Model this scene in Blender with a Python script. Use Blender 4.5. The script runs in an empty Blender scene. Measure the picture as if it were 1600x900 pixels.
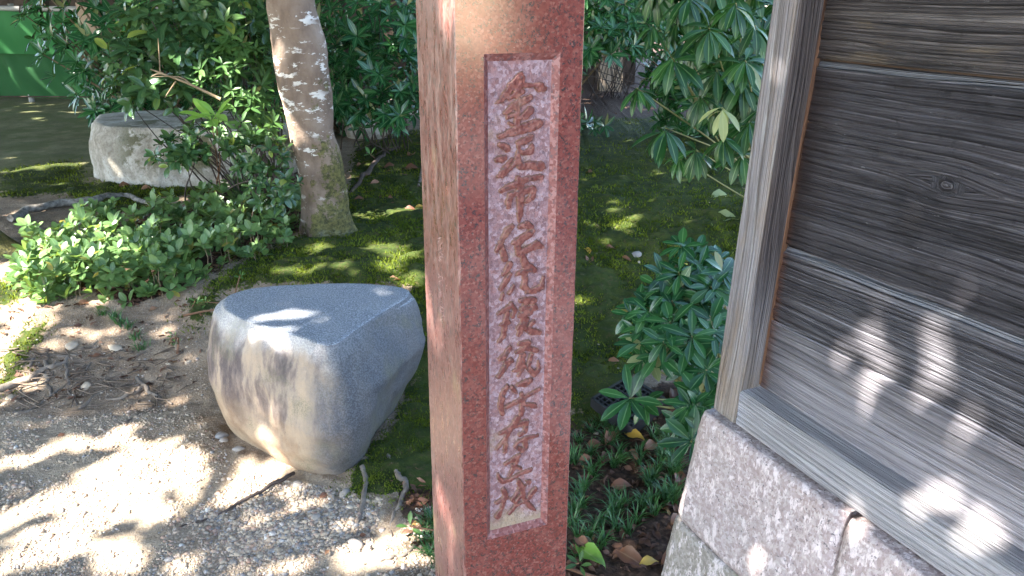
import bpy, math, random
import numpy as np
from mathutils import Matrix, Vector
rng = np.random.default_rng(7); random.seed(7)
SC = bpy.context.scene; COL = SC.collection
# ------------------------------------------------------------ camera, world, sun
F = 1180.; P = math.radians(21.4); RO = math.radians(.4)
fw = np.array([0, math.cos(P), -math.sin(P)]); u0 = np.array([0, math.sin(P), math.cos(P)]); x0 = np.array([1., 0, 0])
CR = math.cos(RO)*x0 + math.sin(RO)*u0; CU = math.cos(RO)*u0 - math.sin(RO)*x0
CP = np.array([0, 0, 1.5])
cam = bpy.data.cameras.new('camera'); camo = bpy.data.objects.new('camera', cam); COL.objects.link(camo)
cam.sensor_width = 36; cam.lens = 36*F/1600; cam.clip_start = .05; cam.clip_end = 400
camo.matrix_world = Matrix(((CR[0], CU[0], -fw[0], CP[0]), (CR[1], CU[1], -fw[1], CP[1]), (CR[2], CU[2], -fw[2], CP[2]), (0, 0, 0, 1)))
SC.camera = camo
SD = np.array([-.60, -.38, .74]); SD /= np.linalg.norm(SD)
w = bpy.data.worlds.new('World'); SC.world = w; w.use_nodes = True
nt = w.node_tree; bg = nt.nodes['Background']; sky = nt.nodes.new('ShaderNodeTexSky')
sky.sky_type = 'NISHITA'; sky.sun_disc = False
sky.sun_elevation = math.asin(SD[2]); sky.sun_rotation = math.atan2(SD[0], SD[1]) % (2*math.pi)
nt.links.new(sky.outputs[0], bg.inputs[0]); bg.inputs[1].default_value = .15
sl = bpy.data.lights.new('sun', 'SUN'); sl.energy = 5; sl.angle = math.radians(.5); sl.color = (1, .94, .85)
so = bpy.data.objects.new('sun', sl); COL.objects.link(so)
so.rotation_euler = Vector(SD).to_track_quat('Z', 'Y').to_euler()
SC.view_settings.view_transform = 'Standard'; SC.view_settings.look = 'None'; SC.view_settings.gamma = 1
SC.view_settings.exposure = 2.95
SC.cycles.max_bounces = 7
# ------------------------------------------------------------ helpers
def ray(u, v): return (u-800)/F*CR - (v-450)/F*CU + fw
def onz(u, v, z): d = ray(u, v); return CP + d*(z-CP[2])/d[2]
def onp(u, v, p, n): d = ray(u, v); return CP + d*(np.dot(p-CP, n)/np.dot(d, n))
def aty(u, v, y): d = ray(u, v); return CP + d*(y/d[1])
def pj(p):
    d = np.asarray(p)-CP; t = d@fw
    return np.stack([800+F*(d@CR)/t, 450-F*(d@CU)/t, t], -1)
def hash3(i, j, k, s=0):
    n = (i*73856093) ^ (j*19349663) ^ (k*83492791) ^ (s*2654435)
    n = (n ^ (n >> 13)) * 1274126177 & 0x7fffffff
    n = (n ^ (n >> 16)) * 60493 & 0x7fffffff
    return (n & 0xffff)/65535.
def vn(p, sc=1., s=0):
    """value noise in -1..1 at points p (n,3)"""
    q = np.asarray(p, float)*sc; i = np.floor(q).astype(np.int64); f = q-i; f = f*f*(3-2*f); r = 0
    for a in (0, 1):
        for b in (0, 1):
            for c in (0, 1):
                r = r + hash3(i[..., 0]+a, i[..., 1]+b, i[..., 2]+c, s)*np.where(a, f[..., 0], 1-f[..., 0])*np.where(b, f[..., 1], 1-f[..., 1])*np.where(c, f[..., 2], 1-f[..., 2])
    return r*2-1
def fbm(p, sc, o=4, s=0):
    r = 0; a = 1.
    for k in range(o): r = r + a*vn(p, sc*2**k, s+k); a *= .5
    return r
def sst(a, b, x): t = np.clip((x-a)/(b-a), 0, 1); return t*t*(3-2*t)
def inpoly(px, py, poly):
    r = np.zeros(np.shape(px), bool); n = len(poly)
    for i in range(n):
        xa, ya = poly[i]; xb, yb = poly[(i+1) % n]
        c = ((ya > py) != (yb > py)) & (px < (xb-xa)*(py-ya)/((yb-ya) if yb != ya else 1e-9)+xa)
        r ^= c
    return r
def mk(name, V, Fc, mat, parent=None, smooth=False, **at):
    me = bpy.data.meshes.new(name); V = np.asarray(V, float).reshape(-1, 3)
    if isinstance(Fc, np.ndarray):
        n, k = Fc.shape
        me.vertices.add(len(V)); me.vertices.foreach_set('co', V.ravel())
        me.loops.add(n*k); me.loops.foreach_set('vertex_index', Fc.ravel().astype(np.int32))
        me.polygons.add(n); me.polygons.foreach_set('loop_start', np.arange(0, n*k, k, dtype=np.int32))
        me.update(calc_edges=True); me.validate()
    else: me.from_pydata(V.tolist(), [], Fc); me.update()
    if smooth: me.polygons.foreach_set('use_smooth', np.ones(len(me.polygons), bool))
    for a, val in at.items():
        val = np.asarray(val, float)
        if val.ndim == 1: t = me.attributes.new(a, 'FLOAT', 'POINT'); t.data.foreach_set('value', val)
        else: t = me.attributes.new(a, 'FLOAT_VECTOR', 'POINT'); t.data.foreach_set('vector', val.ravel())
    for m in (mat if isinstance(mat, (list, tuple)) else [mat]): me.materials.append(m)
    o = bpy.data.objects.new(name, me); COL.objects.link(o)
    if parent: o.parent = parent
    return o
def tag(o, label=None, cat=None, group=None, kind=None):
    if label: o['label'] = label
    if cat: o['category'] = cat
    if group: o['group'] = group
    if kind: o['kind'] = kind
    return o
def thing(name, label, cat, loc=(0, 0, 0), rz=0, group=None):
    o = bpy.data.objects.new(name, None); COL.objects.link(o); o.location = [float(c) for c in loc]; o.rotation_euler[2] = rz
    o.empty_display_size = .05
    return tag(o, label, cat, group)
def grid(nu, nv, close=False):
    i, j = np.meshgrid(np.arange(nu-1), np.arange(nv if close else nv-1), indexing='ij'); j2 = (j+1) % nv
    return np.stack([i*nv+j, (i+1)*nv+j, (i+1)*nv+j2, i*nv+j2], -1).reshape(-1, 4)
def tube(pts, rad, seg=10, jit=0., sub=1):
    """tapered tube through points; returns verts, quads"""
    pts = np.asarray(pts, float); rad = np.asarray(rad, float)*np.ones(len(pts))
    if sub > 1:                                    # catmull-rom
        t = np.linspace(0, len(pts)-1, (len(pts)-1)*sub+1); i = np.minimum(t.astype(int), len(pts)-2); f = (t-i)[:, None]
        g = lambda k: pts[np.clip(k, 0, len(pts)-1)]
        a, b, c, d = g(i-1), g(i), g(i+1), g(i+2)
        P2 = .5*((2*b)+(-a+c)*f+(2*a-5*b+4*c-d)*f*f+(-a+3*b-3*c+d)*f**3)
        rad = np.interp(t, np.arange(len(rad)), rad); pts = P2
    T = np.gradient(pts, axis=0); T /= np.linalg.norm(T, axis=1)[:, None]+1e-9
    up = np.array([.3, .9, .1]) if abs(T[:, 2]).mean() > .7 else np.array([0, 0, 1.])
    A = np.cross(T, up); A /= np.linalg.norm(A, axis=1)[:, None]+1e-9; B = np.cross(T, A)
    ph = np.linspace(0, 2*math.pi, seg, endpoint=False)
    V = pts[:, None]+rad[:, None, None]*(A[:, None]*np.cos(ph)[None, :, None]+B[:, None]*np.sin(ph)[None, :, None])
    if jit: V = V+(jit*rad[:, None, None])*np.stack([vn(V, 1.1/max(rad.mean(), 1e-3), k) for k in (1, 2, 3)], -1)
    n = len(pts); V = V.reshape(-1, 3); Fq = [tuple(q) for q in grid(n, seg, True)]
    Fq.append(tuple(range(seg))[::-1]); Fq.append(tuple(range((n-1)*seg, n*seg)))
    return V, Fq
def join(lst):
    V = []; Fs = []; o = 0
    for v, f in lst:
        V.append(v); Fs += [tuple(int(i)+o for i in q) for q in f]; o += len(v)
    return np.concatenate(V), Fs
# ------------------------------------------------------------ material DSL
class Mat:
    def __init__(s, name, rough=.8, spec=.5):
        s.m = bpy.data.materials.new(name); s.m.use_nodes = True; s.t = s.m.node_tree; s.b = s.t.nodes['Principled BSDF']
        s.b.inputs['Roughness'].default_value = rough; s.b.inputs['Specular IOR Level'].default_value = spec
        s.tc = s.t.nodes.new('ShaderNodeTexCoord').outputs['Object']
    def n(s, typ, **k):
        x = s.t.nodes.new('ShaderNode'+typ)
        for a, b in k.items(): setattr(x, a, b)
        return x
    def put(s, sock, v):
        if v is None: return
        if isinstance(v, bpy.types.NodeSocket): s.t.links.new(v, sock)
        elif isinstance(v, (tuple, list)) and len(v) == 3 and sock.type == 'RGBA': sock.default_value = (*v, 1)
        else: sock.default_value = v
    def attr(s, name, out='Fac'): x = s.n('Attribute'); x.attribute_name = name; return x.outputs[out]
    def scale(s, v=(1, 1, 1), src=None, rot=(0, 0, 0)):
        x = s.n('Mapping'); s.put(x.inputs['Vector'], src or s.tc); x.inputs['Scale'].default_value = v; x.inputs['Rotation'].default_value = rot; return x.outputs[0]
    def noise(s, sc, src=None, det=5, rough=.6, dist=0): x = s.n('TexNoise'); s.put(x.inputs['Vector'], src or s.tc); x.inputs['Scale'].default_value = sc; x.inputs['Detail'].default_value = det; x.inputs['Roughness'].default_value = rough; x.inputs['Distortion'].default_value = dist; return x.outputs['Fac']
    def voro(s, sc, src=None, feat='F1', out='Distance'): x = s.n('TexVoronoi'); x.feature = feat; s.put(x.inputs['Vector'], src or s.tc); x.inputs['Scale'].default_value = sc; return x.outputs[out]
    def ramp(s, fac, *st):
        x = s.n('ValToRGB'); s.put(x.inputs[0], fac); e = x.color_ramp.elements
        while len(e) < len(st): e.new(.5)
        for i, (p, c) in enumerate(st): e[i].position = p; e[i].color = (*c, 1) if isinstance(c, tuple) else (c, c, c, 1)
        return x.outputs[0]
    def mix(s, f, a, b, mode='MIX'):
        x = s.n('Mix', data_type='RGBA', blend_type=mode); s.put(x.inputs[0], f); s.put(x.inputs[6], a); s.put(x.inputs[7], b); return x.outputs[2]
    def math(s, op, a, b=None, c=None):
        x = s.n('Math', operation=op); s.put(x.inputs[0], a); s.put(x.inputs[1], b)
        if c is not None: s.put(x.inputs[2], c)
        return x.outputs[0]
    def sep(s, src=None): x = s.n('SeparateXYZ'); s.put(x.inputs[0], src or s.tc); return x.outputs
    def rng(s, v, a, b, c=0., d=1.):
        x = s.n('MapRange'); x.interpolation_type = 'SMOOTHSTEP'; s.put(x.inputs[0], v)
        for i, q in enumerate((a, b, c, d)): s.put(x.inputs[i+1], q)
        return x.outputs[0]
    def bump(s, h, st=.5, d=.01, prev=None):
        x = s.n('Bump'); x.inputs['Strength'].default_value = st; x.inputs['Distance'].default_value = d; s.put(x.inputs['Height'], h)
        if prev: s.put(x.inputs['Normal'], prev)
        s.put(s.b.inputs['Normal'], x.outputs[0]); return x.outputs[0]
    def col(s, c): s.put(s.b.inputs['Base Color'], c)
    def rough(s, c): s.put(s.b.inputs['Roughness'], c)
def leafmat(name, dark, mid, light, rough=.33, tr=.25, spec=.5, rib=None, odd=None, yellow=0):
    m = Mat(name, rough, spec); a = m.attr('rnd'); oi = m.n('ObjectInfo').outputs['Random']
    r = m.math('FRACT', m.math('ADD', a, m.math('MULTIPLY', oi, 7.31)))
    st = [(0, dark), (.5, mid), (.93, light)]
    if odd: st += [(.97, light), (.98, odd)]
    c = m.ramp(r, *st)
    c = m.mix(m.math('MULTIPLY', m.noise(14, det=3), .5), c, mid)
    if rib: c = m.mix(m.rng(m.attr('acr'), .0, .16, .75, 0.), c, rib)
    m.col(c); m.bump(m.noise(90, det=2), .25, .002)
    if tr:
        t = m.n('BsdfTranslucent'); m.put(t.inputs[0], m.mix(.6, c, (light[0]*2.2, light[1]*2., light[2]*.8)))
        x = m.n('MixShader'); x.inputs[0].default_value = tr; m.t.links.new(m.b.outputs[0], x.inputs[1]); m.t.links.new(t.outputs[0], x.inputs[2])
        m.t.links.new(x.outputs[0], m.t.nodes['Material Output'].inputs[0])
    return m.m
def simple(name, stops, sc=8, rough=.85, bump=.3, bd=.004, spec=.3, rnd=False):
    m = Mat(name, rough, spec); n = m.noise(sc, det=8)
    if rnd: n = m.math('ADD', m.math('MULTIPLY', n, .35), m.math('MULTIPLY', m.attr('rnd'), .8))
    m.col(m.ramp(n, *stops)); m.bump(m.noise(sc*8), bump, bd); return m.m
# ---- materials
def granite_polished():
    m = Mat('red_granite_polished', .1, 1.0); m.b.inputs['IOR'].default_value = 1.62
    big = m.noise(35, det=4); v = m.voro(300, out='Color'); vs = m.n('SeparateColor'); m.put(vs.inputs[0], v)
    c = m.ramp(vs.outputs[0], (0, (.13, .027, .022)), (.45, (.18, .040, .031)), (.8, (.215, .056, .044)), (1, (.26, .10, .08)))
    c = m.mix(m.rng(big, .45, .7, 0, .45), c, (.23, .085, .07))
    n2 = m.noise(120, det=6, rough=.8); v2 = m.voro(480, out='Color'); v2s = m.n('SeparateColor'); m.put(v2s.inputs[0], v2)
    dk = m.math('MULTIPLY', m.rng(n2, .51, .57), m.rng(v2s.outputs[1], .25, .5)); c = m.mix(m.math('MULTIPLY', dk, .85), c, (.035, .030, .033))
    lt = m.math('MULTIPLY', m.rng(m.noise(230, det=2), .72, .76), .35); c = m.mix(lt, c, (.5, .40, .37))
    m.col(c); m.rough(m.rng(m.noise(6), .3, .7, .07, .16)); m.bump(m.noise(220), .05, .0008); return m.m
def granite_side():
    m = Mat('red_granite_sawn', .3, .9)
    st = m.noise(26, src=m.scale((3, 3, .9)), det=7); v = m.voro(330, src=m.scale((1, 1, .6)), out='Color'); vs = m.n('SeparateColor'); m.put(vs.inputs[0], v)
    c = m.ramp(vs.outputs[0], (0, (.115, .036, .030)), (.5, (.18, .062, .050)), (1, (.25, .12, .105)))
    c = m.mix(m.rng(st, .48, .66, 0, .5), c, (.30, .19, .16))
    c = m.mix(m.math('MULTIPLY', m.rng(m.noise(260, src=m.scale((1, 1, .3)), det=3), .54, .62), .75), c, (.06, .05, .05))
    c = m.mix(m.rng(m.noise(9, det=6), .58, .72, 0, .55), c, (.26, .20, .10))
    m.col(c); m.rough(m.rng(st, .3, .7, .22, .5)); m.bump(m.noise(120, src=m.scale((3, 3, 1.2))), .25, .0012); return m.m
def granite_panel():
    m = Mat('granite_bush_hammered', .75, .35)
    v = m.voro(190, out='Color'); vs = m.n('SeparateColor'); m.put(vs.inputs[0], v)
    c = m.ramp(vs.outputs[0], (0, (.22, .12, .125)), (.5, (.31, .195, .21)), (1, (.42, .31, .34)))
    n = m.noise(150, det=4, rough=.7); c = m.mix(m.rng(n, .57, .66, 0, .7), c, (.15, .11, .13)); c = m.mix(m.rng(m.noise(60), .5, .68, 0, .6), c, (.34, .16, .145))
    z = m.sep()[2]; zz = m.math('ADD', z, m.math('MULTIPLY', m.noise(22), .06))
    c = m.mix(m.rng(zz, .70, .735, .75, 0.), c, (.36, .29, .19)); c = m.mix(m.rng(m.noise(13, det=6), .58, .70, 0, .55), c, (.40, .30, .22))
    m.col(c); m.bump(m.noise(420, det=3), .8, .003, m.bump(m.noise(90, src=m.scale((1, 1, .4), rot=(0, .5, 0))), .5, .004)); return m.m
def granite_letters():
    m = Mat('red_granite_letters', .42, .5); v = m.voro(190, out='Color'); vs = m.n('SeparateColor'); m.put(vs.inputs[0], v)
    c = m.ramp(vs.outputs[0], (0, (.12, .032, .028)), (.6, (.18, .055, .045)), (1, (.25, .10, .08)))
    c = m.mix(m.rng(m.noise(170, det=3), .57, .64, 0, .8), c, (.09, .05, .05)); c = m.mix(m.rng(m.noise(18, det=6), .58, .70, 0, .45), c, (.30, .17, .12))
    c = m.mix(m.attr('low'), c, (.30, .20, .13))
    m.col(c); m.bump(m.noise(260), .4, .0015); return m.m
def wood(name, dark, mid, light, ridge=70, gloss=.55, lich=.5, warm=None, bleach_sun=None, axis=0, nl=(75, 190), la=.8, stain=0.):
    m = Mat(name, gloss, .5); g = m.attr('gc', 'Vector')
    lay = lambda a, b: m.scale((a, 1, b), g)
    fine = m.noise(1, src=lay(5, 420), det=5, rough=.7); mid_ = m.noise(1, src=lay(.8, ridge), det=5, rough=.65, dist=.05); big = m.noise(1, src=lay(1.5, 9), det=4)
    c = m.ramp(mid_, (.32, dark), (.5, mid), (.68, light))
    c = m.mix(m.rng(fine, .45, .70, 0, .45), c, light); c = m.mix(m.rng(fine, .47, .36, 0, .7), c, dark)
    gx_, gy_, gz_ = m.sep(g); hs_ = []
    for n_, am in zip(nl, (1., .6)):          # hard growth rings standing proud as thin pale lines
        ph_ = m.math('ADD', m.math('MULTIPLY', gz_, n_), m.math('MULTIPLY', m.noise(1, src=lay(.7, 7.), det=3), 5.))
        fr = m.math('FRACT', ph_); ln = m.math('MULTIPLY', m.rng(fr, .66, .90), m.rng(fr, .99, .93)); gr = m.math('MULTIPLY', m.rng(fr, .0, .05), m.rng(fr, .22, .08))
        br = m.rng(m.noise(1, src=lay(7, n_*.5), det=4), .40, .62)
        c = m.mix(m.math('MULTIPLY', m.math('MULTIPLY', ln, br), la*am*.6), c, tuple(min(.6, q*1.7+.03) for q in light)); c = m.mix(m.math('MULTIPLY', gr, .55*am*la), c, tuple(q*.6 for q in dark)); hs_.append(m.math('MULTIPLY', m.math('SUBTRACT', ln, gr), am))
    blot = m.noise(5, src=m.scale((1, 1, 2.2)), det=8, rough=.68); c = m.mix(m.rng(blot, .50, .66, 0, .6*stain), c, tuple(q*.55 for q in dark)); c = m.mix(m.rng(m.noise(38, det=6, rough=.75), .56, .68, 0, .7*stain), c, dark)
    c = m.mix(m.math('MULTIPLY', m.rng(m.noise(1, src=lay(38, 150), det=5, rough=.7), .64, .70), lich*.75), c, (.42, .41, .42))
    if warm: c = m.mix(m.rng(m.noise(1, src=lay(5, 26), det=5), .50, .70, 0, .6), c, warm)
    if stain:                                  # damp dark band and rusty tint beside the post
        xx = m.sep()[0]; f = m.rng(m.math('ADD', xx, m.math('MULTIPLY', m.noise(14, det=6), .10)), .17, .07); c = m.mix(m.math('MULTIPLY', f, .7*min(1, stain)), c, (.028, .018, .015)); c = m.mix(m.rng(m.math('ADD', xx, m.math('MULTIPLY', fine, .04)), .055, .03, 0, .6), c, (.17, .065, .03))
    if bleach_sun:
        za, zb, xa = bleach_sun; zz = m.sep()[2]; xx = m.sep()[0]
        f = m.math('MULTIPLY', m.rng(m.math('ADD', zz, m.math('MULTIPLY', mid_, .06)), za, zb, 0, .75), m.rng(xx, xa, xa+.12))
        c = m.mix(f, c, m.mix(m.rng(fine, .35, .65), (.25, .225, .24), (.50, .47, .51)))  # bleached wood, lightened further to stand for soft sun low on the wall
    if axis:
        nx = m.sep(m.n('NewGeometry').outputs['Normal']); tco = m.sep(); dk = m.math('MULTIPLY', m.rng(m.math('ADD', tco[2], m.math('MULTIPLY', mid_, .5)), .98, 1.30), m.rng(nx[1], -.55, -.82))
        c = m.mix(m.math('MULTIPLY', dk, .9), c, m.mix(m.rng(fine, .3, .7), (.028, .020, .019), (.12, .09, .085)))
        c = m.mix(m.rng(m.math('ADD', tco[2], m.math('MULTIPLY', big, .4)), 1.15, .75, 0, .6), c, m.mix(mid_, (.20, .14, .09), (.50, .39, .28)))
    c = m.mix(m.math('MULTIPLY', m.attr('lip'), .8), c, (.24, .25, .28))  # chamfer painted pale blue-grey to stand for its sky highlight
    m.put(m.b.inputs['Base Color'], c); m.rough(m.rng(fine, .3, .7, gloss+.12, gloss-.12))
    m.bump(m.math('ADD', m.math('ADD', fine, mid_), m.math('ADD', hs_[0], hs_[1])), .9, .0045); return m.m
def stone(name, a, b, c2, sc=150, warm=None, streak=True):
    m = Mat(name, .8, .4); v = m.voro(sc, out='Color'); vs = m.n('SeparateColor'); m.put(vs.inputs[0], v)
    c = m.ramp(vs.outputs[0], (0, a), (.5, b), (1, c2))
    s2 = m.scale((1, 1, .48), rot=(0, .6, .3)) if streak else m.tc
    c = m.mix(m.rng(m.noise(sc*.32, src=s2, det=4, rough=.75), .51, .60, 0, .75), c, (.78, .68, .68))
    c = m.mix(m.rng(m.noise(sc*.9, det=2), .64, .69, 0, .8), c, (.10, .09, .10))
    c = m.mix(m.rng(m.noise(7, det=6), .5, .72, 0, .5), c, (.33, .30, .28))
    if warm: c = m.mix(m.rng(m.noise(4, det=6), .5, .65, 0, .6), c, warm)
    m.col(c); m.bump(m.noise(sc*.6, src=s2, det=5), .8, .006, m.bump(m.noise(25, det=6), .5, .012)); return m.m
def rockmat():
    m = Mat('boulder_granite', .7, .45); nz = m.sep(m.n('NewGeometry').outputs['True Normal'])[2]; x, y, z = m.sep()
    sp = m.noise(190, det=4, rough=.75)
    side = m.ramp(m.noise(5.5, src=m.scale((2.2, 2.2, .6)), det=8, rough=.62), (.38, (.08, .062, .062)), (.46, (.17, .13, .115)), (.53, (.30, .235, .18)), (.66, (.40, .30, .21)))
    wz = m.math('ADD', z, m.math('MULTIPLY', m.noise(7, det=5), .20))
    pale = m.mix(m.rng(sp, .42, .6), (.33, .33, .35), (.62, .60, .58)); side = m.mix(m.rng(wz, .48, .57, 0, .8), side, pale)
    low = m.mix(m.rng(m.noise(9, det=7), .4, .6), (.27, .18, .11), (.38, .285, .19)); side = m.mix(m.rng(wz, .36, .20, 0, .8), side, low)
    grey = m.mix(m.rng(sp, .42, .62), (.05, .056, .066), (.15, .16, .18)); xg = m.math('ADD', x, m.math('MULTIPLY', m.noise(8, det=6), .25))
    side = m.mix(m.rng(xg, .14, .32, 0, .9), side, grey)  # shade on the right side put into the colour as dark blue-grey
    green = m.math('MULTIPLY', m.rng(m.noise(6, det=7), .52, .66), m.rng(sp, .4, .55)); side = m.mix(m.math('MULTIPLY', green, .5), side, (.13, .13, .07))
    side = m.mix(m.rng(sp, .6, .7, 0, .5), side, (.07, .07, .075))
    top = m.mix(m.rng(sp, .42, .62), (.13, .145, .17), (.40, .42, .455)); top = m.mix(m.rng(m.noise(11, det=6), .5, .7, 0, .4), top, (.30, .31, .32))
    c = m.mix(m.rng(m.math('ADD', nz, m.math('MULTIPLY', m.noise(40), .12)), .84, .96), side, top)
    m.col(c); m.rough(m.rng(sp, .3, .7, .55, .8)); m.bump(m.noise(170, det=5), .5, .003, m.bump(m.noise(22, det=8, rough=.65), .55, .014)); return m.m
def groundmat():
    m = Mat('garden_soil', .95, .25); A = m.attr('mA', 'Vector'); s3 = m.sep(A); B = m.sep(m.attr('mB', 'Vector'))
    n = m.noise(9, det=8, rough=.65); f = m.noise(120, det=5, rough=.7); g = m.noise(45, det=6, rough=.65)
    soil = m.ramp(n, (.3, (.18, .125, .08)), (.5, (.28, .205, .14)), (.7, (.38, .29, .20))); soil = m.mix(m.rng(f, .4, .62, .0, .55), soil, (.12, .09, .07)); soil = m.mix(m.rng(m.noise(300, det=2), .60, .66, 0, .7), soil, (.5, .46, .42))
    grav = m.ramp(n, (.3, (.35, .265, .18)), (.5, (.43, .34, .24)), (.7, (.51, .42, .31))); grav = m.mix(m.rng(f, .38, .6, .55, 0.), grav, (.19, .155, .13)); grav = m.mix(m.rng(m.voro(130), .0, .5, .35, 0), grav, (.46, .42, .38))
    moss = m.ramp(m.noise(7, det=8, rough=.7), (.3, (.014, .024, .004)), (.5, (.034, .052, .007)), (.68, (.085, .095, .016))); moss = m.mix(m.rng(f, .45, .65, 0, .6), moss, (.025, .045, .01)); moss = m.mix(m.rng(g, .52, .66, 0, .6), moss, (.085, .062, .03))
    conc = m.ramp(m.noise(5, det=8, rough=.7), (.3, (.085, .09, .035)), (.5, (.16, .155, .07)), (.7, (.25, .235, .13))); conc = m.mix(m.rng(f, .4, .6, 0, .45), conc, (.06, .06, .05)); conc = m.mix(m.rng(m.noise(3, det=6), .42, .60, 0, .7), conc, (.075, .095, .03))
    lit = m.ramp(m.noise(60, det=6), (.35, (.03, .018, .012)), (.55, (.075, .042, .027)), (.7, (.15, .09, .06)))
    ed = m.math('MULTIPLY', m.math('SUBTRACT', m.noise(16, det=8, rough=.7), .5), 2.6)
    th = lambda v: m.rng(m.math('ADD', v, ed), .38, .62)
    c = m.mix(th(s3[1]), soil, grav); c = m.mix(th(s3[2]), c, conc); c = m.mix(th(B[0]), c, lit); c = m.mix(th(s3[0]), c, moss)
    m.col(c); m.bump(m.math('ADD', f, g), .8, .008); return m.m
M = {}
M['pol'] = granite_polished(); M['side'] = granite_side(); M['panel'] = granite_panel(); M['let'] = granite_letters()
M['cut'] = simple('scratched_granite', [(.3, (.40, .24, .22)), (.7, (.52, .36, .34))], 60)
M['plankA'] = wood('weathered_plank_dark', (.026, .022, .023), (.065, .056, .058), (.17, .15, .145), 60, .5, .6, (.20, .15, .10), nl=(62, 170), stain=.8)
M['plankB'] = wood('weathered_plank_charcoal', (.024, .022, .026), (.062, .057, .066), (.15, .142, .16), 75, .42, .9, nl=(70, 230), stain=1.)
M['plankC'] = wood('weathered_plank_ridged', (.026, .024, .028), (.062, .058, .068), (.18, .175, .195), 60, .38, .5, nl=(68, 130), la=1., stain=.45)
M['plankD'] = wood('bleached_sunlit_plank', (.10, .09, .10), (.21, .195, .215), (.40, .38, .42), 50, .48, .4, None, (.84, .79, .02), nl=(60, 200), la=.6, stain=.3)
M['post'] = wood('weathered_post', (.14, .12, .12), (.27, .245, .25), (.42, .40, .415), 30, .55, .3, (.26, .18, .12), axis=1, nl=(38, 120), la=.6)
M['sill'] = wood('pale_sill_timber', (.36, .34, .355), (.52, .495, .52), (.64, .62, .65), 60, .5, .2, (.36, .33, .35), nl=(80, 260), la=.28)
M['sap'] = wood('orange_heartwood', (.06, .03, .02), (.22, .10, .05), (.36, .19, .10), 14, .6, 0, nl=(60, 200), la=.3)
M['darkwood'] = simple('dark_timber', [(.3, (.03, .02, .015)), (.7, (.09, .06, .045))], 6)
M['stone'] = stone('foundation_granite', (.33, .255, .25), (.42, .34, .335), (.52, .45, .44))
M['stoneG'] = stone('foundation_granite_algae', (.24, .21, .18), (.32, .28, .25), (.40, .36, .33), warm=(.23, .22, .10))
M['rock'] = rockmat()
def rock2mat():
    m = Mat('pale_flat_stone', .85, .3); x, y, z = m.sep(); n = m.noise(5, det=8, rough=.7)
    c = m.ramp(n, (.33, (.15, .13, .10)), (.46, (.30, .275, .235)), (.6, (.46, .44, .40)), (.75, (.56, .54, .51))); c = m.mix(m.rng(m.noise(70, det=5), .5, .65, 0, .5), c, (.16, .14, .11))
    f = m.math('MULTIPLY', m.rng(m.noise(4.5, det=8, rough=.7), .46, .54), m.math('MULTIPLY', m.rng(z, .28, .42), m.rng(m.math('ADD', x, m.math('MULTIPLY', n, .4)), -.25, .05)))
    c = m.mix(m.math('MULTIPLY', f, .9), c, m.mix(m.noise(60, det=4), (.03, .03, .012), (.12, .11, .045))); m.col(c); m.bump(m.noise(40, det=7), .7, .012); return m.m
M['rock2'] = rock2mat()
M['peb'] = simple('pebble_stone', [(.08, (.16, .16, .165)), (.22, (.30, .28, .265)), (.36, (.41, .32, .235)), (.72, (.50, .41, .31)), (.9, (.33, .21, .155)), (1, (.62, .59, .54))], 30, rnd=True)
M['bark'] = None
def barkmat():
    m = Mat('smooth_bark_lichen', .85, .3); x, y, z = m.sep()
    c = m.ramp(m.noise(9, det=8, src=m.scale((1, 1, .6))), (.3, (.09, .065, .048)), (.5, (.17, .125, .095)), (.7, (.25, .195, .155)))
    bands = m.math('MULTIPLY', m.rng(m.noise(14, src=m.scale((.6, .6, 1.6)), det=6, rough=.7), .552, .58), m.rng(m.noise(2.6, det=3, src=m.scale((.5, .5, 2))), .44, .54))
    c = m.mix(m.math('MULTIPLY', bands, .9), c, (.60, .58, .54))
    gz = m.math('ADD', m.math('ADD', m.math('MULTIPLY', z, -.75), m.math('MULTIPLY', m.noise(7, det=8, rough=.75), 2.6)), m.math('MULTIPLY', x, 1.5))
    ms = m.mix(m.rng(m.noise(45, det=7, rough=.75), .35, .65), (.022, .028, .008), (.13, .125, .035)); c = m.mix(m.rng(gz, 1.05, 1.22, 0, .9), c, ms)
    m.col(c); m.bump(m.noise(60, det=7, src=m.scale((1.2, 1.2, 1))), .8, .008, m.bump(m.noise(9, det=5, src=m.scale((1.5, 1.5, 2.2))), .5, .02)); return m.m
M['bark'] = barkmat()
M['root'] = simple('root_bark', [(.3, (.11, .088, .07)), (.7, (.26, .215, .175))], 25, bump=.6)
M['twig'] = simple('twig_bark', [(.3, (.13, .09, .05)), (.7, (.28, .21, .13))], 25)
M['rootbrown'] = simple('fine_root_bark', [(.3, (.10, .07, .05)), (.7, (.24, .185, .14))], 12, bump=.6)
M['paleroot'] = simple('pale_root_bark', [(.35, (.12, .105, .09)), (.65, (.36, .33, .29))], 40, bump=.6)
M['darktwig'] = simple('dark_twig_bark', [(.3, (.045, .033, .028)), (.7, (.11, .085, .075))], 25)
M['stem'] = simple('green_stem', [(.3, (.14, .17, .05)), (.7, (.26, .25, .10))], 25, .5)
M['brownstem'] = simple('reddish_stem', [(.3, (.12, .06, .035)), (.7, (.22, .12, .07))], 25)
M['leafW'] = leafmat('whorl_leaf', (.009, .042, .012), (.017, .072, .018), (.038, .118, .026), .30, .22, .42, (.20, .32, .12), (.34, .36, .17))
M['leafL'] = leafmat('low_shrub_leaf', (.009, .047, .018), (.016, .078, .024), (.036, .12, .032), .24, .2, .55, (.16, .30, .12), (.30, .28, .12))
M['leafB'] = leafmat('holly_leaf', (.022, .062, .026), (.042, .10, .038), (.09, .16, .045), .19, .22, .7, (.10, .18, .08), (.30, .36, .06))
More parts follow.
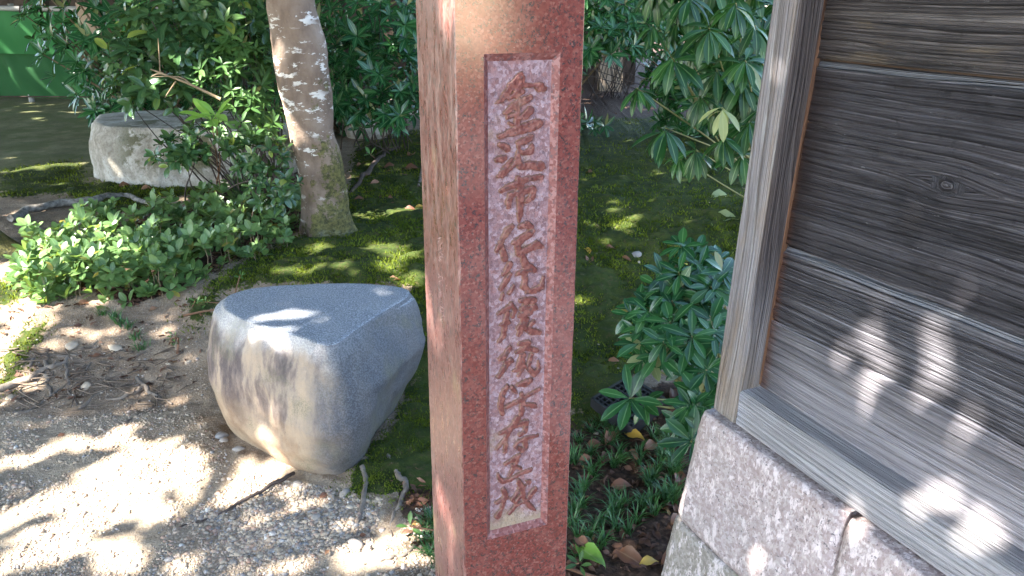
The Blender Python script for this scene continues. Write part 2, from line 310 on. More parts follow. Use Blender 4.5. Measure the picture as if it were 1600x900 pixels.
M['leafA'] = leafmat('azalea_leaf', (.028, .075, .02), (.05, .12, .03), (.095, .18, .045), .42, .25, .4, (.11, .2, .07), (.18, .14, .05))
M['leafH'] = leafmat('hedge_leaf', (.045, .10, .035), (.095, .18, .06), (.17, .27, .09), .33, .3, .5, (.2, .28, .12), (.38, .27, .05))
M['leafS'] = leafmat('young_leaf', (.14, .28, .04), (.18, .34, .06), (.24, .42, .08), .4, .35, .4, (.3, .42, .14))
M['leafP'] = leafmat('pale_leaf', (.22, .27, .12), (.28, .33, .15), (.34, .38, .18), .45, .25, .4, (.4, .42, .2))
M['crown'] = leafmat('crown_leaf', (.03, .07, .02), (.05, .11, .03), (.08, .16, .04), .4, .12)
M['grass'] = leafmat('mondo_grass_blade', (.018, .065, .018), (.035, .115, .03), (.10, .22, .07), .4, .15)
M['mossb'] = leafmat('moss_tuft', (.018, .034, .004), (.052, .085, .009), (.15, .19, .018), .8, .3, .2, None, (.22, .26, .08))
M['dead'] = leafmat('dead_leaf', (.10, .045, .03), (.22, .10, .06), (.34, .19, .11), .5, .15, .4, (.3, .2, .12), (.5, .3, .06))
M['deadY'] = leafmat('yellow_dead_leaf', (.45, .26, .04), (.55, .33, .05), (.6, .42, .1), .5, .2)
M['litter'] = leafmat('leaf_litter', (.045, .022, .016), (.11, .055, .035), (.22, .12, .08), .7, .05, .3, None, (.38, .24, .08))
M['ground'] = groundmat()
def clothmat():
    m = Mat('green_mesh_cloth', .75, .3); w_ = m.n('TexWave'); w_.inputs['Scale'].default_value = 60; m.put(w_.inputs['Vector'], m.tc); w_.bands_direction = 'X'
    c = m.mix(m.noise(3, det=5), (.03, .16, .045), (.06, .25, .08)); c = m.mix(m.math('MULTIPLY', w_.outputs[0], .25), c, (.01, .08, .02)); m.col(c); m.bump(m.noise(200), .3, .002)
    t = m.n('BsdfTranslucent'); m.put(t.inputs[0], (.03, .22, .05)); x = m.n('MixShader'); x.inputs[0].default_value = .3
    m.t.links.new(m.b.outputs[0], x.inputs[1]); m.t.links.new(t.outputs[0], x.inputs[2]); m.t.links.new(x.outputs[0], m.t.nodes['Material Output'].inputs[0]); return m.m
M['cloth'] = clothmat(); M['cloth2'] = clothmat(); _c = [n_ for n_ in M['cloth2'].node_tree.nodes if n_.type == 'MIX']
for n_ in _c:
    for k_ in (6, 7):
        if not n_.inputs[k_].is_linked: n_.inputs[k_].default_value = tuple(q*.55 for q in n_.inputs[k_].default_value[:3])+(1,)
M['rail'] = simple('grey_pipe', [(.3, (.22, .21, .20)), (.7, (.36, .35, .33))], 12, .5)
M['board'] = simple('tan_board', [(.3, (.30, .22, .15)), (.7, (.38, .29, .21))], 12)
M['plastic'] = simple('black_plastic', [(.3, (.018, .018, .020)), (.7, (.035, .035, .04))], 12, .4, .1)
M['plaster'] = simple('cream_plaster', [(.3, (.72, .56, .36)), (.7, (.80, .66, .46))], 3, .9)
M['tile'] = simple('grey_roof', [(.3, (.10, .10, .11)), (.7, (.18, .18, .19))], 8)
# ------------------------------------------------------------ ground
def gz(x, y, fine=True):
    x = np.asarray(x, float); y = np.asarray(y, float); p = np.stack([x, y, 0*x], -1)
    foot = 2.50+.35*sst(-.6, .3, x)-.10*sst(-1.2, -2.2, x)
    z = .24*sst(foot, foot+.95+.9*sst(-.2, .6, x), y)
    z = z+.05*np.exp(-(((x+.62)/.5)**2+((y-3.15)/.35)**2))           # moss hump behind the boulder
    z = z+.045*np.exp(-(((x+.33)/.20)**2+((y-2.35)/.28)**2))         # moss lump beside it
    z = z+.02*fbm(p, 1.3, 3, 5)*sst(1.2, 3, y)
    if fine: z = z+.010*fbm(p, 7, 3, 9)+.005*vn(p, 38, 3)
    return z
def gnd(u, v):
    """where the view ray through picture point (u,v) meets the ground"""
    d = ray(u, v); t = np.linspace(1.2, 14, 900); q = CP+d*t[:, None]; h = q[:, 2]-gz(q[:, 0], q[:, 1])
    i = np.argmax(h < 0) if (h < 0).any() else len(t)-1
    return q[i]
def axis(lo, hi, step, far, k=1.22):
    a = list(np.arange(lo, hi+1e-6, step)); s = step; v = hi; u = lo; L = []
    while v < far: s *= k; v += s; a.append(v)
    s = step
    while u > -far: s *= k; u -= s; L.append(u)
    return np.array(L[::-1]+a)
gx = axis(-2.9, 1.7, .014, 150); gy = axis(1.3, 5.3, .014, 150)
X, Y = np.meshgrid(gx, gy, indexing='ij'); x, y = X.ravel(), Y.ravel()
z = gz(x, y); GP = np.stack([x, y, z], -1)
POLY_M = [[(290, 480), (400, 392), (470, 372), (545, 300), (560, 215), (665, 200), (690, 450), (700, 660), (690, 760), (600, 775), (545, 772), (560, 720), (620, 660), (650, 560), (640, 445), (420, 442), (350, 456), (310, 520)],
          [(880, 190), (1120, 180), (1180, 260), (1160, 420), (1000, 560), (960, 640), (900, 680), (870, 500)],
          [(100, 300), (160, 285), (420, 275), (330, 300), (220, 312), (250, 330), (180, 335), (120, 312)],
          [(-10, 610), (25, 530), (55, 500), (72, 515), (45, 560), (15, 615)], [(-30, 440), (35, 445), (30, 475), (-30, 480)], [(0, 265), (130, 250), (130, 300), (0, 310)]]
POLY_G = [[(-900, 640), (0, 650), (130, 655), (300, 640), (345, 700), (480, 735), (560, 765), (600, 800), (640, 1000), (640, 1600), (-900, 1600)]]
POLY_C = [[(-300, 120), (420, 120), (400, 175), (200, 230), (135, 290), (60, 300), (0, 300), (-300, 320)]]
POLY_L = [[(95, 440), (210, 480), (300, 440), (400, 390), (480, 350), (470, 300), (250, 330), (60, 400)], [(860, 40), (1230, 40), (1230, 190), (1060, 215), (960, 195), (870, 200)], [(860, 660), (1150, 560), (1150, 1100), (860, 1100)], [(240, 270), (470, 260), (480, 330), (380, 330), (300, 310)], [(610, 740), (700, 700), (700, 860), (640, 830)]]
q = pj(GP); infr = (q[:, 2] > .3)
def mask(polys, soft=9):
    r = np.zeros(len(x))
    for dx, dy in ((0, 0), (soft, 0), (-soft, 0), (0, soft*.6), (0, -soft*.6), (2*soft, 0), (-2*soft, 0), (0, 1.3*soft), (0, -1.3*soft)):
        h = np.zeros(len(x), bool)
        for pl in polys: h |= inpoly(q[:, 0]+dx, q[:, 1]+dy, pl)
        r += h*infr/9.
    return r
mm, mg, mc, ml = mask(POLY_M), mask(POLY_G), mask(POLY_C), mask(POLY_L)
out = ~infr | (q[:, 1] > 1500) | (q[:, 0] < -880); mg = np.where(out & (y < 2.4), 1., mg); mg = np.where((y < -1) | (x > 6) | (x < -6), 1., mg)
z = z+mm*(.008*(1+fbm(GP, 16, 2, 4))+.013*fbm(GP*[1, 1, 0], 6.5, 3, 14)*sst(2.5, 2.9, y)); GP[:, 2] = z
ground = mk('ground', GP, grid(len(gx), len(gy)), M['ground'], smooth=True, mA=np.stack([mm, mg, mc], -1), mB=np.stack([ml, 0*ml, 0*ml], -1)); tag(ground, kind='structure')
# ------------------------------------------------------------ leaf templates
def template(prof, droop=.25, fold=.22, wid=.3, wave=0.):
    ts = np.array([0, .12, .3, .52, .74, .9, 1.]); V = []; ac = []
    for i, t in enumerate(ts):
        wv = wid*prof(t); zc = -droop*t*t
        for s in (-1, 0, 1): V.append((s*wv, t, zc+abs(s)*wv*fold+wave*math.sin(7*t+2*s)*abs(s)*.1)); ac.append(abs(s))
    Fs = [(i*3+j, i*3+j+1, i*3+j+4, i*3+j+3) for i in range(6) for j in (0, 1)]
    return np.array(V), np.array(Fs), np.array(ac, float)
lance = lambda t: max(.02, math.sin(math.pi*min(1, t**.95*1.0))**.75*(1-.15*t)) if t < 1 else .0
obov = lambda t: max(.03, math.sin(math.pi*t**1.35)**.8) if t < 1 else .0
oval = lambda t: max(.04, math.sin(math.pi*t)**.65) if t < 1 else .0
TP = dict(W=template(obov, .35, .3, .15), L=template(obov, .2, .3, .175), B=template(oval, .18, .35, .23, .3), A=template(lance, .15, .25, .16), H=template(oval, .12, .22, .27),
          D=template(oval, .25, .6, .24, 1.), C=(np.array([(0, 0, 0), (-.27, .35, .05), (.27, .35, .05), (-.22, .75, 0), (.22, .75, 0), (0, 1, -.08)], float), np.array([(0, 2, 4, 5), (0, 5, 3, 1)]), np.ones(6)))
def basis(d, up):
    d = d/(np.linalg.norm(d, axis=-1, keepdims=True)+1e-9); xx = np.cross(d, up); xx /= np.linalg.norm(xx, axis=-1, keepdims=True)+1e-9
    zz = np.cross(xx, d); return xx, d, zz
def leaves(parent, tp, mat, P_, D_, U_, S_, nparts=300, name='leaf', stuff='foliage', minpx=9, vis=True):
    """leaves at P_ pointing along D_ with upper side U_ and length S_; the largest in view become parts"""
    P_, D_, U_, S_ = map(lambda a: np.asarray(a, float), (P_, D_, U_, S_)); V, Fs, ac = TP[tp]
    xx, yy, zz = basis(D_, U_); wv = rng.uniform(.85, 1.15, len(P_))
    q = pj(P_+yy*S_[:, None]*.5); on = (q[:, 0] > -10) & (q[:, 0] < 1610) & (q[:, 1] > -10) & (q[:, 1] < 910) & (q[:, 2] > .2)
    sz = np.where(on, S_*F/q[:, 2], 0)*(1+.0*q[:, 2]); order = np.argsort(-sz/(q[:, 2]**1.5)); part = np.zeros(len(P_), bool)
    if vis: k = [i for i in order if sz[i] > minpx][:nparts]; part[k] = True
    if parent is not None: off = np.array(parent.location)
    else: off = np.zeros(3)
    me = None
    for i in np.where(part)[0]:
        if me is None:
            o = mk(name, V, Fs, mat, parent, True, rnd=np.zeros(len(V)), acr=ac); me = o.data
        else: o = bpy.data.objects.new(name, me); COL.objects.link(o); o.parent = parent
        s = S_[i]; A = np.stack([xx[i]*s*wv[i], yy[i]*s, zz[i]*s], 1); p = P_[i]-off
        o.matrix_local = Matrix([[*A[0], p[0]], [*A[1], p[1]], [*A[2], p[2]], [0, 0, 0, 1]])
    r = ~part
    if r.any():
        B = np.stack([xx[r]*wv[r][:, None], yy[r], zz[r]], 1)*S_[r][:, None, None]
        VV = np.einsum('vk,nkc->nvc', V, B)+P_[r][:, None]-off; n = r.sum()
        FF = (Fs[None]+(np.arange(n)*len(V))[:, None, None]).reshape(-1, 4)
        o = mk(stuff, VV, FF, mat, parent, True, rnd=np.repeat(rng.random(n), len(V)), acr=np.tile(ac, n)); o['kind'] = 'stuff'; return o
def unit(a): return a/(np.linalg.norm(a, axis=-1, keepdims=True)+1e-9)
def whorls(C_, A_, n, L, spread=(.9, 1.35), droop=.3, jl=.2):
    """whorls of leaves round twig tips C_ with axes A_"""
    Ps, Ds, Us, Ss = [], [], [], []
    for c, a in zip(C_, A_):
        a = unit(a); t = unit(np.cross(a, [.3, .2, .9])); b = np.cross(a, t); k = rng.integers(n[0], n[1]+1); ls_ = rng.uniform(.68, 1.1); p0 = rng.random()*6.28
        for i in range(k):
            ph = p0+i*6.283/k+rng.normal(0, .15); sp = rng.uniform(*spread); r = t*math.cos(ph)+b*math.sin(ph)
            d = r*math.sin(sp)+a*math.cos(sp)+np.array([0, 0, -droop*rng.uniform(.3, 1.2)])
            Ps.append(c+r*.004-a*rng.uniform(0, .02)); Ds.append(d); Us.append(a*.9+np.array([0, 0, .25])); Ss.append(ls_*L*rng.uniform(1-jl, 1+jl))
    return Ps, Ds, Us, Ss
def shell(c, r, n, lo=.45):
    d = unit(rng.normal(size=(n, 3))); rr = rng.uniform(lo**3, 1, n)**(1/3); return np.array(c)+d*rr[:, None]*np.array(r), d
def twigs(parent, ends, base, mat, name='branch', rad=.004, n=None, sag=.0, wob=.04):
    off = np.array(parent.location); L = []
    for e in ends:
        b = np.array(base)+rng.normal(0, wob, 3)*[1, 1, 0]; mid = (b*.45+e*.55)+rng.normal(0, .03, 3)-[0, 0, sag]
        L.append(tube(np.array([b, (b+mid)/2+rng.normal(0, .015, 3), mid, e])-off, [rad*2, rad*1.6, rad*1.2, rad*.7], 5, sub=3))
    for v, f in (L[:n] if n else L): mk(name, v, f, mat, parent, True)
    if n and L[n:]:
        v, f = join(L[n:]); o = mk('twigs', v, f, mat, parent, True); o['kind'] = 'stuff'
# ------------------------------------------------------------ monument pillar
az = math.radians(68.2); fd = np.array([math.sin(az), math.cos(az), 0]); fn = np.array([fd[1], -fd[0], 0])
C0 = onp(709, 0, np.array([0, 1., 0]), np.array([0, 1, 0.]))
def edge(t, b, n):
    a, c = onp(*t, C0, n), onp(*b, C0, n); s = (c-a)/(c[2]-a[2]); return lambda z: a+s*(z-a[2])
eC = edge((709, 0), (726, 900), fn); eR = edge((914.5, 0), (884, 900), fn); eL = edge((649, 0), (680, 900), fd)
PL = C0.copy(); PL[2] = 0
pil = thing('stone_pillar', 'square red granite pillar carved with a column of brushed characters', 'pillar', PL)
ZT, ZB = 1.66, -.35
pane_o = [(756, 83), (874, 83), (856, 820), (761, 843)]; pane_i = [(763.5, 93), (863, 90.5), (847.5, 813), (765, 837)]
loc = lambda u, v: (lambda q: np.array([(q-C0)@fd, q[2]]))(onp(u, v, C0, fn))
so_ = np.array([loc(*p) for p in pane_o]); sx0, sx1 = so_[[0, 3], 0].mean(), so_[[1, 2], 0].mean(); sz1, sz0 = so_[[0, 1], 1].mean(), so_[[2, 3], 1].mean()
def F3(s, zz, dep=0.): return C0*[1, 1, 0]+fd*s-fn*dep+np.array([0, 0, zz])
bev = .010; dpt = .009
def build_pillar():
    V = []; Fs = []; mi = []; zs = list(np.arange(ZB, sz0-.004, .012))+[sz0]; k0 = len(zs)-1; zs += list(np.arange(sz0+.012, sz1-.004, .012))+[sz1]; k1 = len(zs)-1; zs += list(np.arange(sz1+.012, ZT-.004, .012))+[ZT, ZT+.02]; n = len(zs)
    zz_ = np.array(zs); chs = [.0014+.0016*np.clip(fbm(np.stack([0*zz_+i*3., 0*zz_, zz_], -1), 22, 3, 40+i), 0, 1)**1.3 for i in range(4)]      # worn arrises
    for k, zz in enumerate(zs):
        z_ = min(zz, ZT); c, r, l = eC(z_), eR(z_), eL(z_); b = r+l-c; P4 = [c, r, b, l]; R = []
        for i in range(4):
            p = P4[i]; a = unit(P4[i-1]-p); d = unit(P4[(i+1) % 4]-p); ch = chs[i][k]; R += [p+a*ch, p+d*ch]
        cc = np.mean(R, 0)
        if k == n-1: R = [cc+(p-cc)*.86+[0, 0, .02] for p in R]
        V += [p-PL for p in R]
    for k in range(n-1):
        for i in range(8):
            if k0 <= k < k1 and i == 1: continue
            j = (i+1) % 8; Fs.append((k*8+i, k*8+j, k*8+8+j, k*8+8+i)); mi.append(1 if i in (7, 6, 5, 3, 0) else 0)
    Fs.append(tuple(range((n-1)*8, n*8))); mi.append(0); o = len(V)
    for s_, zz in ((sx0, sz0), (sx1, sz0), (sx1, sz1), (sx0, sz1)): V.append(F3(s_, zz)-PL)
    Lc = [k*8+1 for k in range(k0, k1+1)]; Rc = [k*8+2 for k in range(k0, k1+1)]
    Fs += [(Lc[0], Rc[0], o+1, o), tuple([o+1]+Rc+[o+2]), (Rc[-1], Lc[-1], o+3, o+2), tuple([o+3]+Lc[::-1]+[o])]; mi += [0]*4
    me = mk('shaft', V, Fs, [M['pol'], M['side']], pil); me.data.polygons.foreach_set('material_index', mi); return me
build_pillar()
# recessed panel: bevelled frame and hammered floor
V = [F3(s, zz)-PL for s, zz in ((sx0, sz0), (sx1, sz0), (sx1, sz1), (sx0, sz1))]+[F3(s, zz, dpt)-PL for s, zz in ((sx0+bev*.85, sz0+bev), (sx1-bev*.85, sz0+bev), (sx1-bev*.85, sz1-bev), (sx0+bev*.85, sz1-bev))]
def bevmat():
    m = Mat('honed_granite_edge', .55, .45); v = m.voro(210, out='Color'); vs = m.n('SeparateColor'); m.put(vs.inputs[0], v)
    c = m.ramp(vs.outputs[0], (0, (.16, .045, .04)), (.5, (.24, .09, .08)), (1, (.34, .18, .17))); m.col(m.mix(m.rng(m.noise(190, det=3), .56, .63, 0, .7), c, (.09, .07, .08))); m.bump(m.noise(260), .3, .001); return m.m
M['bev'] = bevmat()
mk('panel_frame', V, [(0, 1, 5, 4), (1, 2, 6, 5), (2, 3, 7, 6), (3, 0, 4, 7)], M['bev'], pil)
pw = np.linspace(sx0+bev*.85, sx1-bev*.85, 60); ph_ = np.linspace(sz0+bev, sz1-bev, 420)
S_, Z_ = np.meshgrid(pw, ph_, indexing='ij'); pp = np.stack([S_, Z_, 0*S_], -1).reshape(-1, 3)
hd = .0007*vn(pp, 260, 1)+.0008*vn(pp*[1, .6, 1], 110, 2); hd *= ((S_.ravel() > pw[0]) & (S_.ravel() < pw[-1]) & (Z_.ravel() > ph_[0]) & (Z_.ravel() < ph_[-1]))
PV = C0*[1, 1, 0]-PL+fd*pp[:, :1]-fn*(dpt+hd)[:, None]+np.array([0, 0, 1.])*pp[:, 1:2]
mk('panel', PV, grid(60, 420), M['panel'], pil, True)
# brush strokes: (crop offset v0) then polylines of x, y, radius in 1/4.09 picture pixels
CH = {
 80: [[[(318, 150, 10), (310, 180, 24), (290, 215, 30), (250, 235, 16), (215, 285, 17), (190, 320, 12), (160, 338, 5)], [(250, 225, 16), (300, 212, 16), (350, 220, 11), (400, 222, 10), (440, 235, 22), (468, 243, 12)],
       [(235, 305, 10), (285, 280, 17), (325, 262, 13)], [(215, 402, 9), (265, 358, 17), (320, 328, 19), (376, 300, 13)], [(300, 300, 10), (292, 390, 13), (290, 505, 15)],
       [(232, 428, 11), (272, 412, 9)], [(240, 465, 8), (262, 475, 8)], [(374, 382, 20), (345, 418, 17), (300, 432, 10)], [(178, 552, 11), (240, 528, 18), (320, 505, 22), (395, 480, 25), (428, 468, 22)]],
      [[(178, 603, 9), (205, 612, 16), (228, 628, 17)], [(162, 702, 12), (190, 694, 17), (208, 688, 13)], [(170, 806, 9), (205, 770, 16), (232, 728, 9), (262, 690, 5)], [(292, 590, 10), (330, 582, 17), (372, 562, 17), (388, 550, 8)],
       [(386, 612, 12), (374, 645, 18), (330, 655, 13), (300, 640, 9), (300, 600, 10)], [(302, 650, 12), (290, 700, 14), (255, 752, 9), (196, 806, 9)], [(300, 690, 12), (312, 742, 17), (380, 736, 19), (440, 742, 24), (468, 752, 8)]]],
 280: [[[(298, 0, 12), (318, 32, 18)], [(188, 82, 12), (235, 58, 15), (300, 28, 16), (360, 5, 12), (445, -8, 14)], [(246, 108, 14), (240, 145, 15), (232, 182, 13)], [(246, 112, 11), (310, 92, 15), (392, 68, 17)],
        [(396, 72, 15), (384, 120, 18), (345, 152, 10)], [(312, 60, 20), (312, 150, 18), (308, 220, 16), (303, 283, 6)]],
       [[(262, 308, 10), (228, 338, 18), (196, 392, 14), (158, 466, 11)], [(196, 435, 10), (202, 480, 17), (214, 520, 15)], [(308, 312, 12), (350, 300, 20), (384, 312, 13)], [(268, 416, 11), (318, 388, 18), (372, 358, 18), (396, 338, 9)],
        [(330, 392, 11), (292, 432, 16), (304, 484, 18), (360, 456, 18), (418, 428, 21), (452, 442, 10)]],
       [[(246, 552, 15), (226, 588, 16), (200, 622, 8)], [(242, 620, 12), (218, 660, 17), (186, 712, 12)], [(200, 745, 9), (188, 778, 10)], [(268, 692, 8), (238, 742, 9)], [(326, 500, 14), (345, 558, 21), (402, 590, 15)],
        [(296, 614, 12), (345, 592, 17), (388, 570, 9)], [(334, 600, 19), (342, 650, 14), (334, 696, 17), (360, 724, 15)], [(358, 728, 14), (402, 722, 17), (446, 700, 15), (460, 636, 9)]]],
 470: [[[(168, 98, 7), (205, 74, 14), (236, 56, 14)], [(228, 88, 12), (208, 175, 14), (206, 230, 14), (172, 276, 9)], [(182, 168, 8), (236, 150, 12)], [(252, 28, 9), (276, 72, 12), (262, 112, 11)], [(312, 12, 12), (350, 8, 18), (394, 8, 19)],
        [(325, 62, 15), (404, 54, 17)], [(308, 104, 15), (374, 88, 14)], [(344, 0, 13), (334, 90, 15), (334, 150, 20), (300, 232, 11)], [(298, 186, 13), (352, 132, 14)], [(346, 190, 15), (388, 208, 20), (432, 216, 13)], [(394, 146, 12), (372, 172, 10)]],
       [[(242, 314, 13), (204, 372, 16), (178, 386, 12)], [(246, 390, 13), (212, 436, 15), (172, 494, 13)], [(204, 402, 9), (258, 398, 10)], [(308, 286, 13), (362, 280, 15)], [(286, 344, 10), (340, 312, 15), (418, 330, 12)], [(324, 362, 20), (310, 425, 24)],
        [(270, 462, 11), (332, 430, 15)], [(326, 440, 13), (294, 494, 7)], [(382, 356, 11), (358, 440, 14), (398, 480, 17), (430, 450, 11), (424, 398, 6)]],
       [[(226, 562, 13), (198, 602, 15), (182, 690, 17), (196, 738, 11)], [(300, 548, 12), (342, 540, 22), (376, 518, 14)], [(254, 566, 10), (284, 600, 10)], [(218, 696, 11), (300, 652, 14), (372, 612, 11), (428, 578, 10)], [(318, 606, 10), (326, 662, 15), (314, 742, 13)], [(330, 672, 11), (398, 684, 17), (410, 694, 8)]]],
 650: [[[(182, 126, 11), (245, 90, 15), (318, 60, 16), (356, 46, 10)], [(294, 28, 17), (244, 98, 16), (212, 160, 12), (160, 226, 9)], [(226, 128, 10), (216, 180, 12), (212, 242, 12)], [(352, 60, 11), (338, 110, 15), (306, 136, 11)], [(288, 186, 8), (350, 156, 13), (418, 138, 10)],
        [(338, 160, 12), (346, 208, 14), (320, 236, 12), (276, 208, 10), (298, 172, 6)]],
       [[(214, 322, 11), (262, 294, 15), (304, 262, 9)], [(300, 270, 9), (268, 344, 14), (238, 392, 9)], [(258, 330, 9), (312, 352, 11)], [(168, 384, 6), (174, 414, 12), (196, 434, 15), (242, 424, 13), (300, 388, 11), (374, 358, 14)]],
       [[(200, 486, 14), (216, 520, 15), (190, 560, 8)], [(156, 572, 11), (198, 548, 15), (232, 538, 8)], [(208, 550, 13), (190, 610, 11), (164, 656, 20)], [(298, 428, 11), (318, 472, 17), (332, 542, 12), (376, 598, 16), (404, 618, 6)], [(296, 480, 8), (342, 462, 8)],
        [(290, 500, 11), (256, 550, 10), (276, 572, 8), (308, 530, 12)], [(236, 640, 10), (280, 590, 11), (322, 566, 8)], [(404, 484, 15), (362, 538, 14), (330, 570, 7)], [(352, 432, 9), (362, 436, 15)]]]}
MP = 1/4.0909
for v0, chars in CH.items():
    for strokes in chars:
        segs = []
        for st in strokes:
            pts = [np.append(loc(740+X_*MP, v0+Y_*MP), r*MP*1.5*.00085) for X_, Y_, r in st]
            segs += list(zip(pts[:-1], pts[1:]))
        a_ = np.array([s for s, _ in segs]); b_ = np.array([e for _, e in segs]); allp = np.concatenate([a_, b_])
        h = .0011; xs = np.arange(allp[:, 0].min()-.006, allp[:, 0].max()+.006, h); zs_ = np.arange(allp[:, 1].min()-.006, allp[:, 1].max()+.006, h)
        Xg, Zg = np.meshgrid(xs, zs_, indexing='ij'); best = np.full(Xg.shape, -1.); pt = np.stack([Xg, Zg], -1)
        for a3, b3 in segs:
            d = b3[:2]-a3[:2]; t = np.clip(((pt-a3[:2])@d)/(d@d+1e-12), 0, 1); r = a3[2]+(b3[2]-a3[2])*t
            dist = np.linalg.norm(pt-(a3[:2]+t[..., None]*d), axis=-1); best = np.maximum(best, (r-dist))
        jn = np.stack([Xg, Zg, 0*Xg], -1); best = best+.0006*vn(jn, 420, 2)+.0005*vn(jn, 180, 6)
        hgt = dpt+.0012-(.0056+.0006*vn(jn, 300, 9))*sst(-.0007, .0007, best)     # depth below the front face
        keep = best > -.0012; idx = -np.ones(keep.shape, int); idx[keep] = np.arange(keep.sum())
        Q4 = np.stack([idx[:-1, :-1], idx[1:, :-1], idx[1:, 1:], idx[:-1, 1:]], -1).reshape(-1, 4); Q4 = Q4[(Q4 >= 0).all(1)]
        VV = (C0*[1, 1, 0]-PL)+fd*Xg[keep][:, None]-fn*hgt[keep][:, None]+np.array([0, 0, 1.])*Zg[keep][:, None]
        mk('carved_character', VV, Q4, M['let'], pil, True, low=sst(.0012, -.0008, best[keep])*.8)
# fine scratched writing on the left face: thin strokes, one part per written sign
la = lambda u, v: onp(u, v, C0, fd)
SCR = [[(683, 373, 692, 371), (684, 380, 687, 374), (687, 384, 694, 376), (690, 388, 694, 382), (685, 384, 685, 390), (684, 391, 693, 386), (686, 395, 694, 392)],
       [(685, 401, 692, 410), (688, 395, 694, 399), (684, 404, 688, 409), (690, 396, 693, 405), (687, 400, 694, 403)],
       [(684, 427, 688, 431), (685, 434, 692, 430), (687, 438, 688, 447), (684, 441, 693, 437), (690, 442, 694, 452), (684, 448, 689, 455), (691, 430, 693, 441)],
       [(685, 458, 693, 455), (689, 452, 687, 465), (693, 460, 696, 468), (685, 466, 689, 462)],
       [(686, 477, 697, 484), (687, 483, 693, 488), (688, 478, 689, 492), (692, 492, 697, 496), (688, 496, 690, 505), (693, 486, 695, 500), (687, 500, 695, 497)],
       [(688, 534, 693, 543), (690, 541, 696, 536), (692, 540, 697, 548), (689, 546, 691, 553)]]
for sg in SCR:
    L = []
    for a, b, c, d in sg: L.append(tube(np.array([la(a, b), (la(a, b)+la(c, d))/2+fn*0, la(c, d)])-fd*.0001-PL, [.0003, .0006, .0002], 5))
    v, f = join(L); mk('scratched_sign', v, f, M['cut'], pil)
# ------------------------------------------------------------ wooden wall on granite base
hs = .6; Q = onz(1148, 662, hs); Q2 = onz(1478, 900, hs); wd = unit(Q2-Q); wn = np.array([wd[1], -wd[0], 0])
WL = Q*[1, 1, 0]; WR = math.atan2(wd[1], wd[0]); END = 2.16
wall = thing('plank_wall', 'weathered grey timber wall of wide horizontal planks with corner post and sill', 'wall', WL, WR)
RC = .0565
def box(x0_, x1_, y0_, y1_, z0_, z1_):
    V = np.array([(a, b, c) for a in (x0_, x1_) for b in (y0_, y1_) for c in (z0_, z1_)], float)
    return V, [(0, 1, 3, 2), (4, 6, 7, 5), (0, 4, 5, 1), (2, 3, 7, 6), (0, 2, 6, 4), (1, 5, 7, 3)]
def wallsheet(name, mat, sa, sb, za, zb, dep, kn=None, seed=0, lip=.014, rid=.0012, cracks=(), lean=True):
    """one plank: a fine sheet with raised grain, chamfered top and bottom edges returned into the wall"""
    xs = np.concatenate([np.arange(sa, .85, .012), np.arange(max(sa, .86), sb, .12), [sb]]) if sa < .8 else np.linspace(sa, sb, 20)
    zz = np.concatenate([[za, za+.0015], np.arange(za+.004, zb-lip, .0028), [zb-lip, zb-lip*.72, zb-lip*.45, zb-lip*.2, zb]])
    Xs, Zs = np.meshgrid(xs, zz, indexing='ij'); 
    gzv = Zs.copy()+.005*np.sin(Xs*2.3+seed)+.003*vn(np.stack([Xs*2, Zs*4, 0*Xs+seed], -1), 1.5, seed)
    if kn:
        for kx, kz, kr in kn:
            dx = (Xs-kx); dz = Zs-kz; wgt = np.exp(-(dx/(kr*3.2))**2); gzv = gzv-np.sign(dz)*kr*.9*wgt*np.exp(-np.abs(dz)/(kr*1.8))
            rr = np.hypot(dx/1.6, dz); gzv = np.where(rr < kr*.75, kz+rr*1.6+.03, gzv)
    g3 = np.stack([Xs, 0*Xs, gzv], -1); gn = np.stack([Xs*1.3, 0*Xs, gzv*95], -1)
    rdg = vn(gn, 1, seed)+.7*vn(np.stack([Xs*2, 0*Xs, gzv*230], -1), 1, seed+3)
    dp = dep-rid*rdg-.0015*fbm(np.stack([Xs, Zs, 0*Xs], -1), 3, 2, seed)
    t = np.clip((Zs-(zb-lip))/lip, 0, 1); dp = np.where(Zs > zb-lip, dep+.014*t**1.5-.0*Zs+.001, dp); dp = np.where(Zs < za+.001, dep+.010, dp)
    for cx0, cz0, cx1, cz1 in cracks:
        tt = (Xs-cx0)/(cx1-cx0); cz = cz0+(cz1-cz0)*tt+.004*np.sin(Xs*23); dp = dp+.006*np.exp(-((Zs-cz)/.0016)**2)*((tt > 0) & (tt < 1))
    V = np.stack([Xs, dp, Zs], -1); gcv = g3
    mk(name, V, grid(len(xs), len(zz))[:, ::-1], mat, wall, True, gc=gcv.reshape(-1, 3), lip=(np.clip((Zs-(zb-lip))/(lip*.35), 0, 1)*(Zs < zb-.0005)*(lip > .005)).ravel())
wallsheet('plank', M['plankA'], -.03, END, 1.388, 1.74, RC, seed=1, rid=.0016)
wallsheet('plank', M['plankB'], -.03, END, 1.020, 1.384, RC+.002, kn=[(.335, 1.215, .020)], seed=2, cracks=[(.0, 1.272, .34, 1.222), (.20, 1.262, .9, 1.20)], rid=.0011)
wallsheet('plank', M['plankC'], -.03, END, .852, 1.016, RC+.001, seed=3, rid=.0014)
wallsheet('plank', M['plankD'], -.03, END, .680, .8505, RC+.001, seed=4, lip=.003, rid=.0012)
v, f = box(-.02, END, RC+.02, RC+.03, .62, 2.11); mk('gap_block_board', v, f, M['darkwood'], wall)  # added behind the planks so no sky shows through their gaps
wallsheet('plank', M['plankA'], -.03, END, 1.744, 2.06, RC, seed=6)
